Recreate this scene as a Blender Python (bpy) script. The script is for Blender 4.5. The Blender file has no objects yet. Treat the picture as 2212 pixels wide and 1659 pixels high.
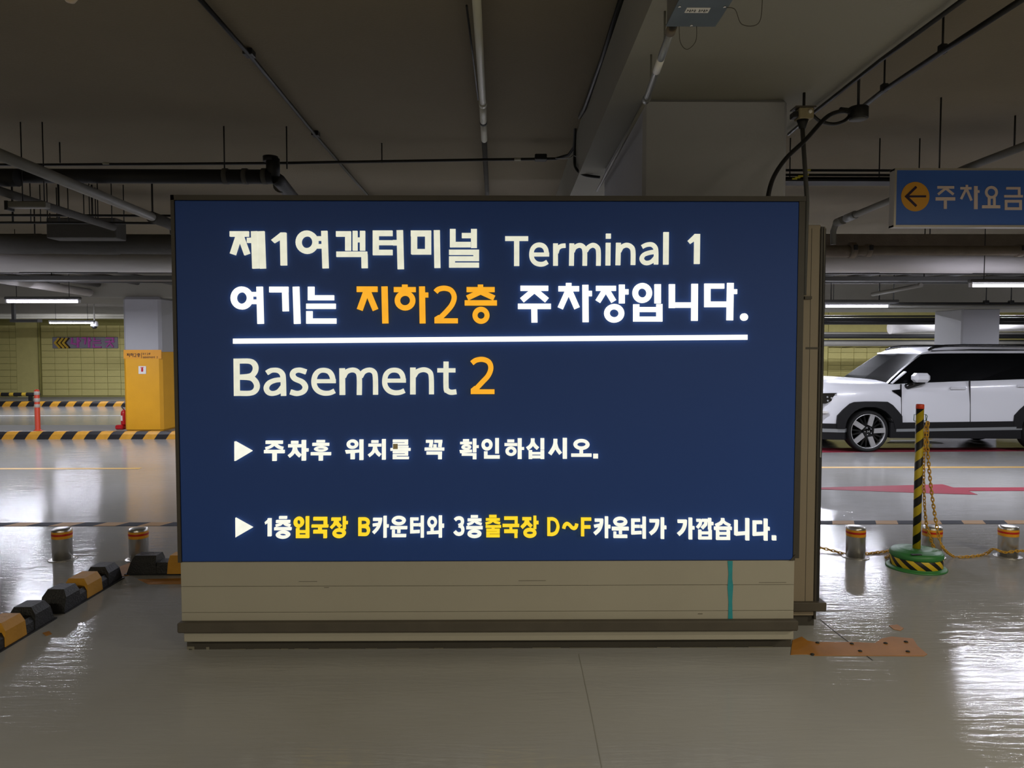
import bpy, math, random
from mathutils import Vector, Matrix
random.seed(7)
PI = math.pi
S = bpy.context.scene
C = S.collection

# ------------------------------------------------------------------ camera
F_PX, W_PX, H_PX = 1600.0, 2212, 1659
CAM = Vector((0.0, 0.0, 1.62))
PITCH = math.atan(72.5 / F_PX)
YAW = math.atan(16.0 / F_PX)
ROT = Matrix.Rotation(-YAW, 3, 'Z') @ Matrix.Rotation(PI / 2 - PITCH, 3, 'X')
cd = bpy.data.cameras.new('camera')
cd.sensor_width = 36.0
cd.lens = 36.0 * F_PX / W_PX
cd.clip_start = 0.05
cd.clip_end = 200
cam = bpy.data.objects.new('camera', cd)
C.objects.link(cam)
cam.matrix_world = Matrix.Translation(CAM) @ ROT.to_4x4()
S.camera = cam

# ------------------------------------------------------------------ exposure, world
S.view_settings.view_transform = 'Standard'
S.view_settings.look = 'None'
S.view_settings.exposure = 0.0
S.view_settings.gamma = 1.0
S.view_settings.use_curve_mapping = False
wd = bpy.data.worlds.new('world')
S.world = wd
wd.use_nodes = True
wd.node_tree.nodes['Background'].inputs[0].default_value = (0.9, 0.95, 1.0, 1)
wd.node_tree.nodes['Background'].inputs[1].default_value = 0.02
S.cycles.use_denoising = True
S.cycles.max_bounces = 8
S.cycles.diffuse_bounces = 4
S.cycles.glossy_bounces = 4
S.cycles.sample_clamp_indirect = 4.0

# light strengths
P_TUBE = 66.0         # downlight of one cold fluorescent tube, watts
P_NEAR = 108.0         # dim warm lamps over the lane where the photographer stands
COLD = (0.86, 0.88, 1.0)
WARM = (1.0, 0.91, 0.72)

def ray(px, py):
    d = Vector(((px - W_PX / 2) / F_PX, -(py - H_PX / 2) / F_PX, -1.0))
    return ROT @ d

def P(px, py, Y):
    d = ray(px, py)
    return CAM + d * (Y / d.y)

def G(px, py, z=0.0):
    d = ray(px, py)
    return CAM + d * ((z - CAM.z) / d.z)

# ------------------------------------------------------------------ materials
def lin(c):
    c = c / 255.0
    return c / 12.92 if c <= 0.04045 else ((c + 0.055) / 1.055) ** 2.4

def rgb(r, g, b):
    return (lin(r), lin(g), lin(b), 1.0)

def mat(name, col, rough=0.6, metal=0.0, noise=0.12, nscale=6.0, bump=0.0, bscale=40.0,
        emit=None, estr=0.0, spec=0.5, stretch=None, coat=0.0):
    m = bpy.data.materials.new(name)
    m.use_nodes = True
    nt = m.node_tree
    b = nt.nodes['Principled BSDF']
    b.inputs['Roughness'].default_value = rough
    b.inputs['Metallic'].default_value = metal
    b.inputs['Specular IOR Level'].default_value = spec
    if coat:
        b.inputs['Coat Weight'].default_value = coat
    tc = nt.nodes.new('ShaderNodeTexCoord')
    src = tc.outputs['Object']
    if stretch:
        mp = nt.nodes.new('ShaderNodeMapping')
        mp.inputs['Scale'].default_value = stretch
        nt.links.new(src, mp.inputs['Vector'])
        src = mp.outputs['Vector']
    if noise > 0:
        n = nt.nodes.new('ShaderNodeTexNoise')
        n.inputs['Scale'].default_value = nscale
        n.inputs['Detail'].default_value = 5
        nt.links.new(src, n.inputs['Vector'])
        mx = nt.nodes.new('ShaderNodeMix')
        mx.data_type = 'RGBA'
        lo = [max(0, c * (1 - noise)) for c in col[:3]] + [1]
        hi = [min(1, c * (1 + noise)) for c in col[:3]] + [1]
        mx.inputs[6].default_value = lo
        mx.inputs[7].default_value = hi
        nt.links.new(n.outputs['Fac'], mx.inputs[0])
        nt.links.new(mx.outputs[2], b.inputs['Base Color'])
    else:
        b.inputs['Base Color'].default_value = col
    if bump > 0:
        n2 = nt.nodes.new('ShaderNodeTexNoise')
        n2.inputs['Scale'].default_value = bscale
        n2.inputs['Detail'].default_value = 4
        nt.links.new(src, n2.inputs['Vector'])
        bp = nt.nodes.new('ShaderNodeBump')
        bp.inputs['Strength'].default_value = bump
        bp.inputs['Distance'].default_value = 0.01
        nt.links.new(n2.outputs['Fac'], bp.inputs['Height'])
        nt.links.new(bp.outputs['Normal'], b.inputs['Normal'])
    if emit:
        b.inputs['Emission Color'].default_value = emit
        b.inputs['Emission Strength'].default_value = estr
    return m

def stripe_mat(name, ca, cb, axis='X', period=0.4, slant=0.0, slant_axis='Z', duty=0.5, spiral=False, rough=0.5, phase=0.0):
    """two painted colours in slanted bands along an object axis"""
    m = mat(name, ca, rough, noise=0.0)
    nt = m.node_tree
    b = nt.nodes['Principled BSDF']
    tc = nt.nodes.new('ShaderNodeTexCoord')
    sp = nt.nodes.new('ShaderNodeSeparateXYZ')
    nt.links.new(tc.outputs['Object'], sp.inputs[0])
    def mth(op, a, bb=None):
        n = nt.nodes.new('ShaderNodeMath')
        n.operation = op
        for i, v in enumerate((a, bb)):
            if v is None:
                continue
            if isinstance(v, (int, float)):
                n.inputs[i].default_value = v
            else:
                nt.links.new(v, n.inputs[i])
        return n.outputs[0]
    base = mth('DIVIDE', sp.outputs[axis], period)
    if spiral:
        ang = mth('ARCTAN2', sp.outputs['Y'], sp.outputs['X'])
        off = mth('MULTIPLY', ang, spiral / (2 * PI))
    else:
        off = mth('MULTIPLY', sp.outputs[slant_axis], slant / period)
    t = mth('FRACT', mth('ADD', mth('ADD', base, off), 100.0 + phase))
    g = mth('GREATER_THAN', t, duty)
    nz = nt.nodes.new('ShaderNodeTexNoise')
    nz.inputs['Scale'].default_value = 14
    nz.inputs['Detail'].default_value = 6
    nt.links.new(tc.outputs['Object'], nz.inputs['Vector'])
    mx = nt.nodes.new('ShaderNodeMix'); mx.data_type = 'RGBA'
    mx.inputs[6].default_value = ca
    mx.inputs[7].default_value = cb
    nt.links.new(g, mx.inputs[0])
    m2 = nt.nodes.new('ShaderNodeMix'); m2.data_type = 'RGBA'; m2.blend_type = 'MULTIPLY'
    m2.inputs[0].default_value = 0.35
    nt.links.new(mx.outputs[2], m2.inputs[6])
    nt.links.new(nz.outputs['Fac'], m2.inputs[7])
    nt.links.new(m2.outputs[2], b.inputs['Base Color'])
    return m

# ------------------------------------------------------------------ mesh building
WLOC = {}      # world location of every object built

class MB:
    def __init__(self):
        self.v, self.f, self.mi, self.sm = [], [], [], []
    def add(self, vs, fs, mi=0, smooth=False):
        o = len(self.v)
        self.v += [tuple(v) for v in vs]
        for f in fs:
            self.f.append([i + o for i in f]); self.mi.append(mi); self.sm.append(smooth)
        return self
    def box(self, x0, x1, y0, y1, z0, z1, mi=0, bev=0.0):
        if x0 > x1: x0, x1 = x1, x0
        if y0 > y1: y0, y1 = y1, y0
        if z0 > z1: z0, z1 = z1, z0
        b = min(bev, (x1 - x0) / 2.01, (y1 - y0) / 2.01, (z1 - z0) / 2.01)
        if b <= 0:
            vs = [(x, y, z) for z in (z0, z1) for y in (y0, y1) for x in (x0, x1)]
            return self.add(vs, [(0, 2, 3, 1), (4, 5, 7, 6), (0, 1, 5, 4), (2, 6, 7, 3), (0, 4, 6, 2), (1, 3, 7, 5)], mi)
        vs = []
        for sz in (0, 1):
            for sy in (0, 1):
                for sx in (0, 1):
                    X = (x0, x1)[sx]; Y = (y0, y1)[sy]; Z = (z0, z1)[sz]
                    dx = b * (1 - 2 * sx); dy = b * (1 - 2 * sy); dz = b * (1 - 2 * sz)
                    vs += [(X, Y + dy, Z + dz), (X + dx, Y, Z + dz), (X + dx, Y + dy, Z)]
        import itertools
        I = lambda sx, sy, sz, k: ((sz * 2 + sy) * 2 + sx) * 3 + k
        fs = []
        for s in (0, 1):
            q = [I(s, 0, 0, 0), I(s, 1, 0, 0), I(s, 1, 1, 0), I(s, 0, 1, 0)]
            fs.append(q if s else q[::-1])
            q = [I(0, s, 0, 1), I(1, s, 0, 1), I(1, s, 1, 1), I(0, s, 1, 1)]
            fs.append(q[::-1] if s else q)
            q = [I(0, 0, s, 2), I(1, 0, s, 2), I(1, 1, s, 2), I(0, 1, s, 2)]
            fs.append(q if s else q[::-1])
        for a in (0, 1):
            for c in (0, 1):
                fs.append([I(0, a, c, 1), I(1, a, c, 1), I(1, a, c, 2), I(0, a, c, 2)])
                fs.append([I(a, 0, c, 0), I(a, 1, c, 0), I(a, 1, c, 2), I(a, 0, c, 2)])
                fs.append([I(a, c, 0, 0), I(a, c, 1, 0), I(a, c, 1, 1), I(a, c, 0, 1)])
        for sx in (0, 1):
            for sy in (0, 1):
                for sz in (0, 1):
                    fs.append([I(sx, sy, sz, 0), I(sx, sy, sz, 1), I(sx, sy, sz, 2)])
        return self.add(vs, fs, mi)
    def tube(self, pts, r, n=10, mi=0, caps=True, smooth=True):
        pts = [Vector(p) for p in pts]
        rs = r if isinstance(r, (list, tuple)) else [r] * len(pts)
        vs, fs = [], []
        prev = None
        for i, p in enumerate(pts):
            a = pts[max(0, i - 1)]; c = pts[min(len(pts) - 1, i + 1)]
            t = (c - a).normalized()
            if prev is None:
                up = Vector((0, 0, 1)) if abs(t.z) < 0.9 else Vector((1, 0, 0))
                u = t.cross(up).normalized()
            else:
                u = (prev - t * prev.dot(t)).normalized()
            prev = u
            w = t.cross(u)
            k = 1.0
            if 0 < i < len(pts) - 1:
                ca = (pts[i] - a).normalized().dot(t)
                k = 1.0 / max(0.5, ca)
            for j in range(n):
                an = 2 * PI * j / n
                vs.append(p + (u * math.cos(an) + w * math.sin(an)) * rs[i])
        m = len(pts)
        for i in range(m - 1):
            for j in range(n):
                fs.append((i * n + j, i * n + (j + 1) % n, (i + 1) * n + (j + 1) % n, (i + 1) * n + j))
        self.add(vs, fs, mi, smooth)
        if caps:
            self.add(vs[:n], [tuple(range(n))[::-1]], mi)
            self.add(vs[-n:], [tuple(range(n))], mi)
        return self
    def lathe(self, cx, cy, prof, n=24, mi=0, smooth=True, axis='Z', caps=True):
        """prof: list of (r, h)"""
        vs, fs = [], []
        for r, h in prof:
            for j in range(n):
                a = 2 * PI * j / n
                if axis == 'Z':
                    vs.append((cx + r * math.cos(a), cy + r * math.sin(a), h))
                else:   # axis Y: cx = x, cy = z, h = y
                    vs.append((cx + r * math.cos(a), h, cy + r * math.sin(a)))
        for i in range(len(prof) - 1):
            for j in range(n):
                fs.append((i * n + j, i * n + (j + 1) % n, (i + 1) * n + (j + 1) % n, (i + 1) * n + j))
        self.add(vs, fs, mi, smooth)
        if not caps: return self
        if prof[0][0] > 1e-6: self.add(vs[:n], [tuple(range(n))[::-1]], mi)
        if prof[-1][0] > 1e-6: self.add(vs[-n:], [tuple(range(n))], mi)
        return self
    def prism(self, poly, fmap, t0, t1, mi=0, smooth=False):
        """poly of 2d points, fmap(u, v, t) -> world; any simple polygon"""
        n = len(poly)
        vs = [fmap(u, v, t0) for u, v in poly] + [fmap(u, v, t1) for u, v in poly]
        fs = [tuple(range(n)), tuple(range(n, 2 * n))[::-1]]
        fs += [(i, n + i, n + (i + 1) % n, (i + 1) % n) for i in range(n)]
        return self.add(vs, fs, mi, smooth)
    def grid(self, rows, mi=0, smooth=True, close=False):
        """rows of equal-length vertex lists"""
        n = len(rows[0])
        vs = [p for r in rows for p in r]
        fs = []
        for i in range(len(rows) - 1):
            for j in range(n if close else n - 1):
                k = (j + 1) % n
                fs.append((i * n + j, i * n + k, (i + 1) * n + k, (i + 1) * n + j))
        return self.add(vs, fs, mi, smooth)
    def build(self, name, mats, parent=None, origin=None, fix=True):
        me = bpy.data.meshes.new(name)
        if not isinstance(mats, (list, tuple)): mats = [mats]
        if origin is None:
            xs = [v[0] for v in self.v]; ys = [v[1] for v in self.v]; zs = [v[2] for v in self.v]
            origin = Vector(((min(xs) + max(xs)) / 2, (min(ys) + max(ys)) / 2, min(zs)))
        origin = Vector(origin)
        me.from_pydata([Vector(v) - origin for v in self.v], [], self.f)
        for m in mats: me.materials.append(m)
        for p, mi, sm in zip(me.polygons, self.mi, self.sm):
            p.material_index = mi; p.use_smooth = sm
        if fix:
            import bmesh
            bm = bmesh.new(); bm.from_mesh(me)
            bmesh.ops.remove_doubles(bm, verts=bm.verts, dist=1e-5)
            bmesh.ops.recalc_face_normals(bm, faces=bm.faces)
            bm.to_mesh(me); bm.free()
        me.update()
        o = bpy.data.objects.new(name, me)
        return link(o, origin, parent)

def link(o, wloc, parent=None):
    C.objects.link(o)
    wloc = Vector(wloc)
    if parent is not None:
        o.parent = parent
        o.location = wloc - WLOC[parent.name]
    else:
        o.location = wloc
    WLOC[o.name] = wloc
    return o

def tag(o, label=None, cat=None, group=None, kind=None):
    if label: o['label'] = label
    if cat: o['category'] = cat
    if group: o['group'] = group
    if kind: o['kind'] = kind
    return o

def thing(name, label, cat, loc, group=None):
    o = bpy.data.objects.new(name, None)
    o.empty_display_size = 0.1
    link(o, loc)
    return tag(o, label, cat, group)

def struct(o):
    o['kind'] = 'structure'
    return o

def copy_tree(root, dloc, label=None):
    r = root.copy(); C.objects.link(r)
    r.location = root.location + Vector(dloc)
    WLOC[r.name] = WLOC[root.name] + Vector(dloc)
    if label: r['label'] = label
    for ch in list(root.children):
        c = ch.copy(); C.objects.link(c); c.parent = r
        WLOC[c.name] = WLOC[ch.name] + Vector(dloc)
        for g in list(ch.children):
            d = g.copy(); C.objects.link(d); d.parent = c
            WLOC[d.name] = WLOC[g.name] + Vector(dloc)
    return r

def copy_part(o, wloc, parent, rot=None):
    c = o.copy(); C.objects.link(c); c.parent = parent
    c.location = Vector(wloc) - WLOC[parent.name]
    if rot is not None: c.rotation_euler = rot
    WLOC[c.name] = Vector(wloc)
    return c
# ------------------------------------------------------------------ palette
M = {}
M['ceil'] = mat('painted_concrete_slab', rgb(117, 107, 86), 0.9, noise=0.16, nscale=0.9, bump=0.35, bscale=60)
M['beam'] = mat('painted_concrete_beam', rgb(140, 137, 126), 0.85, noise=0.10, nscale=1.2, bump=0.15, bscale=50)
M['column'] = mat('grey_column_paint', rgb(165, 165, 168), 0.7, noise=0.06, nscale=2, bump=0.1)
M['yellow_paint'] = mat('yellow_column_paint', rgb(222, 160, 20), 0.5, noise=0.10, nscale=3, bump=0.1)
M['block'] = mat('pale_yellow_block_paint', rgb(216, 206, 132), 0.75, noise=0.10, nscale=5, bump=0.3, bscale=30)
M['mortar'] = mat('pale_yellow_mortar', rgb(158, 152, 88), 0.9, noise=0.1)
M['grey_wall'] = mat('grey_wall_paint', rgb(140, 138, 130), 0.8, noise=0.12, nscale=1)
M['dark'] = mat('matt_black_coating', rgb(26, 26, 26), 0.6, noise=0.2)
M['black'] = mat('black_rubber', rgb(30, 30, 31), 0.55, noise=0.3, nscale=12, bump=0.4, bscale=90)
M['cable'] = mat('black_cable_jacket', rgb(18, 18, 19), 0.45, noise=0.0)
M['pipe_grey'] = mat('grey_painted_pipe', rgb(120, 118, 110), 0.55, noise=0.15, nscale=8)
M['pvc'] = mat('off_white_pvc', rgb(196, 194, 178), 0.4, noise=0.08, nscale=9)
M['brown_pipe'] = mat('dusty_brown_insulation', rgb(112, 101, 86), 0.85, noise=0.3, nscale=7, bump=0.5)
M['lag'] = mat('white_foil_pipe_wrap', rgb(196, 193, 190), 0.6, noise=0.08, nscale=3, bump=0.9, bscale=9, stretch=(0.3, 1, 1))
M['lag_dark'] = mat('dark_pipe_wrap', rgb(82, 80, 76), 0.85, noise=0.2, nscale=3, bump=0.8, bscale=9)  # dark grey wrap for the upper duct and pipe fittings
M['steel'] = mat('galvanised_steel', rgb(150, 152, 152), 0.38, metal=0.7, noise=0.15, nscale=10)
M['tray'] = mat('dull_steel_tray', rgb(88, 88, 86), 0.6, metal=0.3, noise=0.15)
M['white_body'] = mat('white_powder_coat', rgb(210, 210, 212), 0.5, noise=0.03)
M['tube'] = mat('glowing_fluorescent_tube', rgb(240, 240, 250), 0.4, noise=0, emit=(0.86, 0.84, 1.0, 1), estr=32.0)
M['yellow_line'] = mat('yellow_lane_paint', rgb(212, 170, 92), 0.45, noise=0.12, nscale=4)
M['white_line'] = mat('white_bay_paint', rgb(228, 228, 226), 0.45, noise=0.05)
M['red_line'] = mat('red_arrow_paint', rgb(140, 42, 58), 0.6, noise=0.12, nscale=5, spec=.3)
M['haz_y'] = mat('faded_ochre_floor_paint', rgb(170, 132, 84), 0.6, noise=0.15, spec=0.25)
M['haz_k'] = mat('faded_black_floor_paint', rgb(46, 48, 56), 0.7, noise=0.2, spec=0.15)
M['ochre_patch'] = mat('worn_ochre_floor_paint', rgb(168, 112, 36), 0.6, noise=0.3, nscale=7)
M['groove'] = mat('dark_joint', rgb(44, 42, 38), 0.8, noise=0.1)

def floor_mat():
    m = mat('grey_epoxy_floor', rgb(150, 150, 150), 0.22, noise=0.0, spec=0.14)
    nt = m.node_tree; b = nt.nodes['Principled BSDF']
    tc = nt.nodes.new('ShaderNodeTexCoord')
    # broad patches
    n = nt.nodes.new('ShaderNodeTexNoise'); n.inputs['Scale'].default_value = 0.45; n.inputs['Detail'].default_value = 6
    nt.links.new(tc.outputs['Object'], n.inputs['Vector'])
    r = nt.nodes.new('ShaderNodeValToRGB')
    r.color_ramp.elements[0].position = 0.3; r.color_ramp.elements[0].color = rgb(152, 150, 144)
    r.color_ramp.elements[1].position = 0.7; r.color_ramp.elements[1].color = rgb(170, 170, 169)
    nt.links.new(n.outputs['Fac'], r.inputs[0])
    nt.links.new(r.outputs[0], b.inputs['Base Color'])
    # trowel ripples and fine scratches
    mp = nt.nodes.new('ShaderNodeMapping'); mp.inputs['Scale'].default_value = (1.0, 3.2, 1); mp.inputs['Rotation'].default_value = (0, 0, 0.35)
    nt.links.new(tc.outputs['Object'], mp.inputs['Vector'])
    n2 = nt.nodes.new('ShaderNodeTexNoise'); n2.inputs['Scale'].default_value = 3.2; n2.inputs['Detail'].default_value = 6; n2.inputs['Distortion'].default_value = 1.6
    n2.inputs['Roughness'].default_value = 0.58
    nt.links.new(mp.outputs[0], n2.inputs['Vector'])
    bp = nt.nodes.new('ShaderNodeBump'); bp.inputs['Strength'].default_value = 0.12; bp.inputs['Distance'].default_value = 0.010
    mp2 = nt.nodes.new('ShaderNodeMapping'); mp2.inputs['Scale'].default_value = (2.0, 14.0, 1); mp2.inputs['Rotation'].default_value = (0, 0, -0.25)
    nt.links.new(tc.outputs['Object'], mp2.inputs['Vector'])
    n4 = nt.nodes.new('ShaderNodeTexNoise'); n4.inputs['Scale'].default_value = 1.6; n4.inputs['Detail'].default_value = 5; n4.inputs['Distortion'].default_value = 1.2
    nt.links.new(mp2.outputs[0], n4.inputs['Vector'])
    ad = nt.nodes.new('ShaderNodeMath'); ad.operation = 'MULTIPLY_ADD'; ad.inputs[1].default_value = 1.3
    nt.links.new(n4.outputs['Fac'], ad.inputs[0]); nt.links.new(n2.outputs['Fac'], ad.inputs[2])
    nt.links.new(ad.outputs[0], bp.inputs['Height'])
    nt.links.new(bp.outputs[0], b.inputs['Normal'])
    n3 = nt.nodes.new('ShaderNodeTexNoise'); n3.inputs['Scale'].default_value = 1.3; n3.inputs['Detail'].default_value = 5
    nt.links.new(tc.outputs['Object'], n3.inputs['Vector'])
    mr = nt.nodes.new('ShaderNodeMapRange')
    mr.inputs['From Min'].default_value = 0.3; mr.inputs['From Max'].default_value = 0.7
    mr.inputs['To Min'].default_value = 0.06; mr.inputs['To Max'].default_value = 0.11
    nt.links.new(n3.outputs['Fac'], mr.inputs['Value'])
    nt.links.new(mr.outputs[0], b.inputs['Roughness'])
    return m
M['floor'] = floor_mat()

# ------------------------------------------------------------------ room shell
X0, X1, YN, YF = -19.0, 20.0, -9.0, 24.0
ZC = 3.52        # underside of the slab
ZB = P(1545, 213, 4.45).z    # underside of the beam over the near column
floor = struct(MB().box(X0, X1, YN, YF + .3, -0.2, 0.0).build('floor', M['floor']))
ceiling = struct(MB().box(X0, X1, YN, YF + .3, ZC, ZC + 0.3).build('ceiling', M['ceil']))
struct(MB().box(X0 - .2, X0, YN, YF, 0, ZC).build('wall_left', M['grey_wall']))
struct(MB().box(X1, X1 + .2, YN, YF, 0, ZC).build('wall_right', M['grey_wall']))
struct(MB().box(X0, X1, YN - .2, YN, 0, ZC).build('wall_front', M['grey_wall']))
wall = struct(MB().box(X0, X1, YF + .012, YF + .3, 0, ZC).build('wall_back', M['mortar']))
tag(wall, 'pale yellow painted block wall at the far end')

# block courses of the far wall, where they can be told apart
pw = 28.0 * YF / F_PX     # block length
ph = 13.72 * YF / F_PX
zbase = P(600, 861, YF).z
def blockmesh(w, h, nm):
    mb = MB().box(-w / 2 + .006, w / 2 - .006, -0.012, 0.013, 0.006, h - 0.006)
    me = bpy.data.meshes.new(nm)
    me.from_pydata(mb.v, [], mb.f); me.materials.append(M['block'])
    return me
bm_full, bm_half = blockmesh(pw, ph, 'block'), blockmesh(pw / 2, ph, 'block')
def put_block(me, x, z):
    o = bpy.data.objects.new('block', me)
    link(o, (x, YF, z), wall)
def block_area(xa, xb, za, zb):
    r = 0
    z = za
    while z < zb - 0.02:
        x = xa
        while x + pw <= xb + 0.01:
            put_block(bm_full, x + pw / 2, z); x += pw
        if xb - x >= pw / 2 - 0.01:
            put_block(bm_half, x + pw / 4, z)
        z += ph; r += 1
block_area(P(91, 800, YF).x, P(275, 800, YF).x, zbase + 0.1, 2.42)
xr = P(37, 800, YF).x
block_area(xr - pw * 2.5, xr, zbase + 0.1, 2.42)
xq = P(1788, 800, YF).x
block_area(xq, xq + pw * 9, P(1800, 830, YF).z, P(1800, 755, YF).z)
# smooth render pier and downpipe between the block fields, base kerb of the wall
struct(MB().box(P(37, 800, YF).x + .01, P(86, 800, YF).x, YF - .03, YF + .012, 0, ZC).build('pier', M['block'], wall))
struct(MB().tube([(P(88.5, 800, YF).x, YF - .06, 0), (P(88.5, 800, YF).x, YF - .06, ZC)], 0.035, 8).build('downpipe', M['mortar'], wall))
struct(MB().box(X0, X1, YF - .10, YF, 0, 0.12, bev=.01).build('baseboard_back', M['grey_wall']))
# plain painted render panels for the rest of the far wall
struct(MB().box(X0, xr - pw * 2.5 - .02, YF - .012, YF + .012, 0, ZC).build('render_panel', M['block'], wall))
struct(MB().box(P(275, 800, YF).x + .01, xq - .02, YF - .012, YF + .012, 0, ZC).build('render_panel', M['block'], wall))
struct(MB().box(xq + pw * 9 + .02, X1, YF - .012, YF + .012, 0, ZC).build('render_panel', M['block'], wall))
struct(MB().box(xq, xq + pw * 9, YF - .012, YF + .012, P(1800, 755, YF).z + .05, ZC).build('render_panel', M['block'], wall))
struct(MB().box(xq, xq + pw * 9, YF - .012, YF + .012, 0, P(1800, 830, YF).z - .01).build('render_panel', M['block'], wall))

# beams
bxl, bxr = P(1352, 136, 1).x, 0
bxl = G(1352, 136, ZB).x; bxr = G(1930, 115, ZB).x
struct(MB().box(bxl, bxr, YN, 15.0, ZB, ZC).build('beam', M['beam'])); 
zb2 = P(300, 643, 13.8).z
beam2 = struct(MB().box(X0, -2.0, 13.9, 15.6, zb2, ZC, bev=.02).build('beam', M['beam']))
beam3 = struct(MB().box(3.0, X1, 15.2, 16.6, P(2100, 668, 15.3).z, ZC, bev=.02).build('beam', M['beam']))
struct(MB().box(X0, P(275, 690, 22).x, 22.0, 22.5, P(150, 678, 22).z, ZC, bev=.02).build('beam', M['beam']))
# columns
YC = 4.45
struct(MB().box(P(1389, 300, YC).x, P(1701, 300, YC).x, YC, YC + 1.72, 0, ZB, bev=.02).build('column', M['column']))
yc2 = 13.8
cx0, cx1 = P(267, 800, yc2).x, P(349, 800, yc2).x
col2 = struct(MB().box(cx0, cx1, yc2, yc2 + 1.15, 0.1, zb2 + .02, bev=.05).build('column', M['column']))
zpaint = P(300, 755, yc2).z
struct(MB().box(cx0 - .006, cx1 + .006, yc2 - .006, yc2 + 1.156, 0.1, zpaint, bev=.05).build('yellow_paint_band', M['yellow_paint'], col2))
yc3 = 15.3
c3 = struct(MB().box(P(2078, 700, yc3).x, P(2161, 700, yc3).x, yc3, yc3 + 1.0, 0, P(2100, 668, 15.3).z + .02, bev=.03).build('column', M['column']))

# island and kerbs
yk = G(300, 949).y
isl = struct(MB().box(X0, -3.2, yk + .12, 15.0, 0.0, 0.115).build('island', M['grey_wall']))
kerb_m = stripe_mat('black_and_yellow_kerb_paint', rgb(34, 32, 34), rgb(232, 168, 50), 'X', period=50.5 * yk / F_PX, slant=-0.7)
k = MB()
prof = [(0.0, 0.0), (0.0, 0.09), (0.035, 0.14), (0.16, 0.14), (0.16, 0.0)]
k.prism(prof, lambda u, v, t: (t, yk + u, v), X0 + .02, -3.2)
kerb = k.build('kerb', kerb_m); struct(kerb)
yk2 = G(200, 878).y
kerb_m2 = stripe_mat('black_and_yellow_far_kerb_paint', rgb(34, 32, 34), rgb(232, 168, 50), 'X', period=33.9 * yk2 / F_PX, slant=-0.7)
k = MB(); k.prism(prof, lambda u, v, t: (t, yk2 + u, v), X0 + .02, -6.0)
struct(k.build('kerb', kerb_m2))
struct(MB().box(X0 + .02, -6.0, yk2 + .16, YF - .1, 0, 0.115).build('walkway', M['grey_wall']))

# painted marks on the floor (children of the floor)
def flat(poly, name, m, t=0.003):
    mb = MB(); mb.prism(poly, lambda u, v, w: (u, v, w), 0.0005, t)
    return mb.build(name, m, floor)
def band(y0, y1, xa, xb, name, m):
    return flat([(xa, y0), (xb, y0), (xb, y1), (xa, y1)], name, m)
ya = G(1106, 1011).y
band(ya - .05, ya + .05, X0, -5.0, 'yellow_line', M['yellow_line'])
band(ya - .05, ya + .05, 2.0, X1, 'yellow_line', M['yellow_line'])
yb = G(100, 898).y
band(yb - .05, yb + .06, X0, -6, 'white_line', M['white_line'])
# hazard band
yh0, yh1 = G(1106, 1134.5).y, G(1106, 1127).y
seg = 48.3 * yh0 / F_PX
for side in (0, 1):
    x = G(-260 if side == 0 else 1700, 1131).x
    xe = G(400 if side == 0 else 2400, 1131).x
    i = 0
    while x < xe:
        flat([(x, yh0), (x + seg, yh0), (x + seg + .06, yh1), (x + .06, yh1)], 'hazard_stripe', M['haz_y'] if i % 2 == 0 else M['haz_k'])
        x += seg; i += 1
# red arrow
pts = [(1700, 1056), (1790, 1053), (2036, 1046.5), (2060, 1053.5), (2300, 1053), (2300, 1060.5), (2092, 1061), (2112, 1069), (2040, 1067), (1795, 1058)]
flat([tuple(G(a, b)[:2]) for a, b in pts], 'red_arrow', M['red_line'])
pts = [(1700, 978), (1850, 977), (2400, 973), (2400, 967), (1700, 968)]
flat([tuple(G(a, b)[:2]) for a, b in pts], 'red_band', M['red_line'])
pts = [(1915, 957), (2040, 958), (2010, 951), (1925, 951)]
flat([tuple(G(a, b)[:2]) for a, b in pts], 'white_line', M['white_line'])
# worn ochre patch beside the sign foot
pts = [(1708, 1415), (1712, 1384), (1732, 1376), (1745, 1385), (1764, 1388), (1850, 1388), (1890, 1390), (1905, 1380), (1925, 1376), (1972, 1380),
       (1982, 1396), (2003, 1414), (1996, 1418), (1860, 1417), (1760, 1417), (1745, 1414), (1720, 1414)]
pt = flat([tuple(G(a, b)[:2]) for a, b in pts], 'ochre_patch', M['ochre_patch'])
tag(pt, 'worn ochre paint patch')
flat([tuple(G(a, b)[:2]) for a, b in [(1920, 1352), (1938, 1350), (1952, 1358), (1945, 1363), (1930, 1360)]], 'ochre_patch', M['ochre_patch'])
for a, b in [(1766, 1390), (1755, 1415), (1913, 1391), (1961, 1409), (1957, 1388), (1840, 1392), (1858, 1408)]:
    g = G(a, b)
    MB().lathe(g.x, g.y, [(0.011, 0.0), (0.011, 0.006), (0.006, 0.009)], 8).build('bolt_head', M['groove'], floor)
# ochre scuffs at left under the wheel stops
flat([tuple(G(a, b)[:2]) for a, b in [(250, 1228), (292, 1212), (330, 1222), (300, 1240), (262, 1246)]], 'ochre_patch', M['ochre_patch'])
flat([tuple(G(a, b)[:2]) for a, b in [(298, 1252), (392, 1250), (392, 1262), (320, 1262)]], 'ochre_patch', M['ochre_patch'])
flat([tuple(G(a, b)[:2]) for a, b in [(92, 1368), (106, 1364), (112, 1370), (100, 1374)]], 'ochre_patch', M['ochre_patch'])
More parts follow.
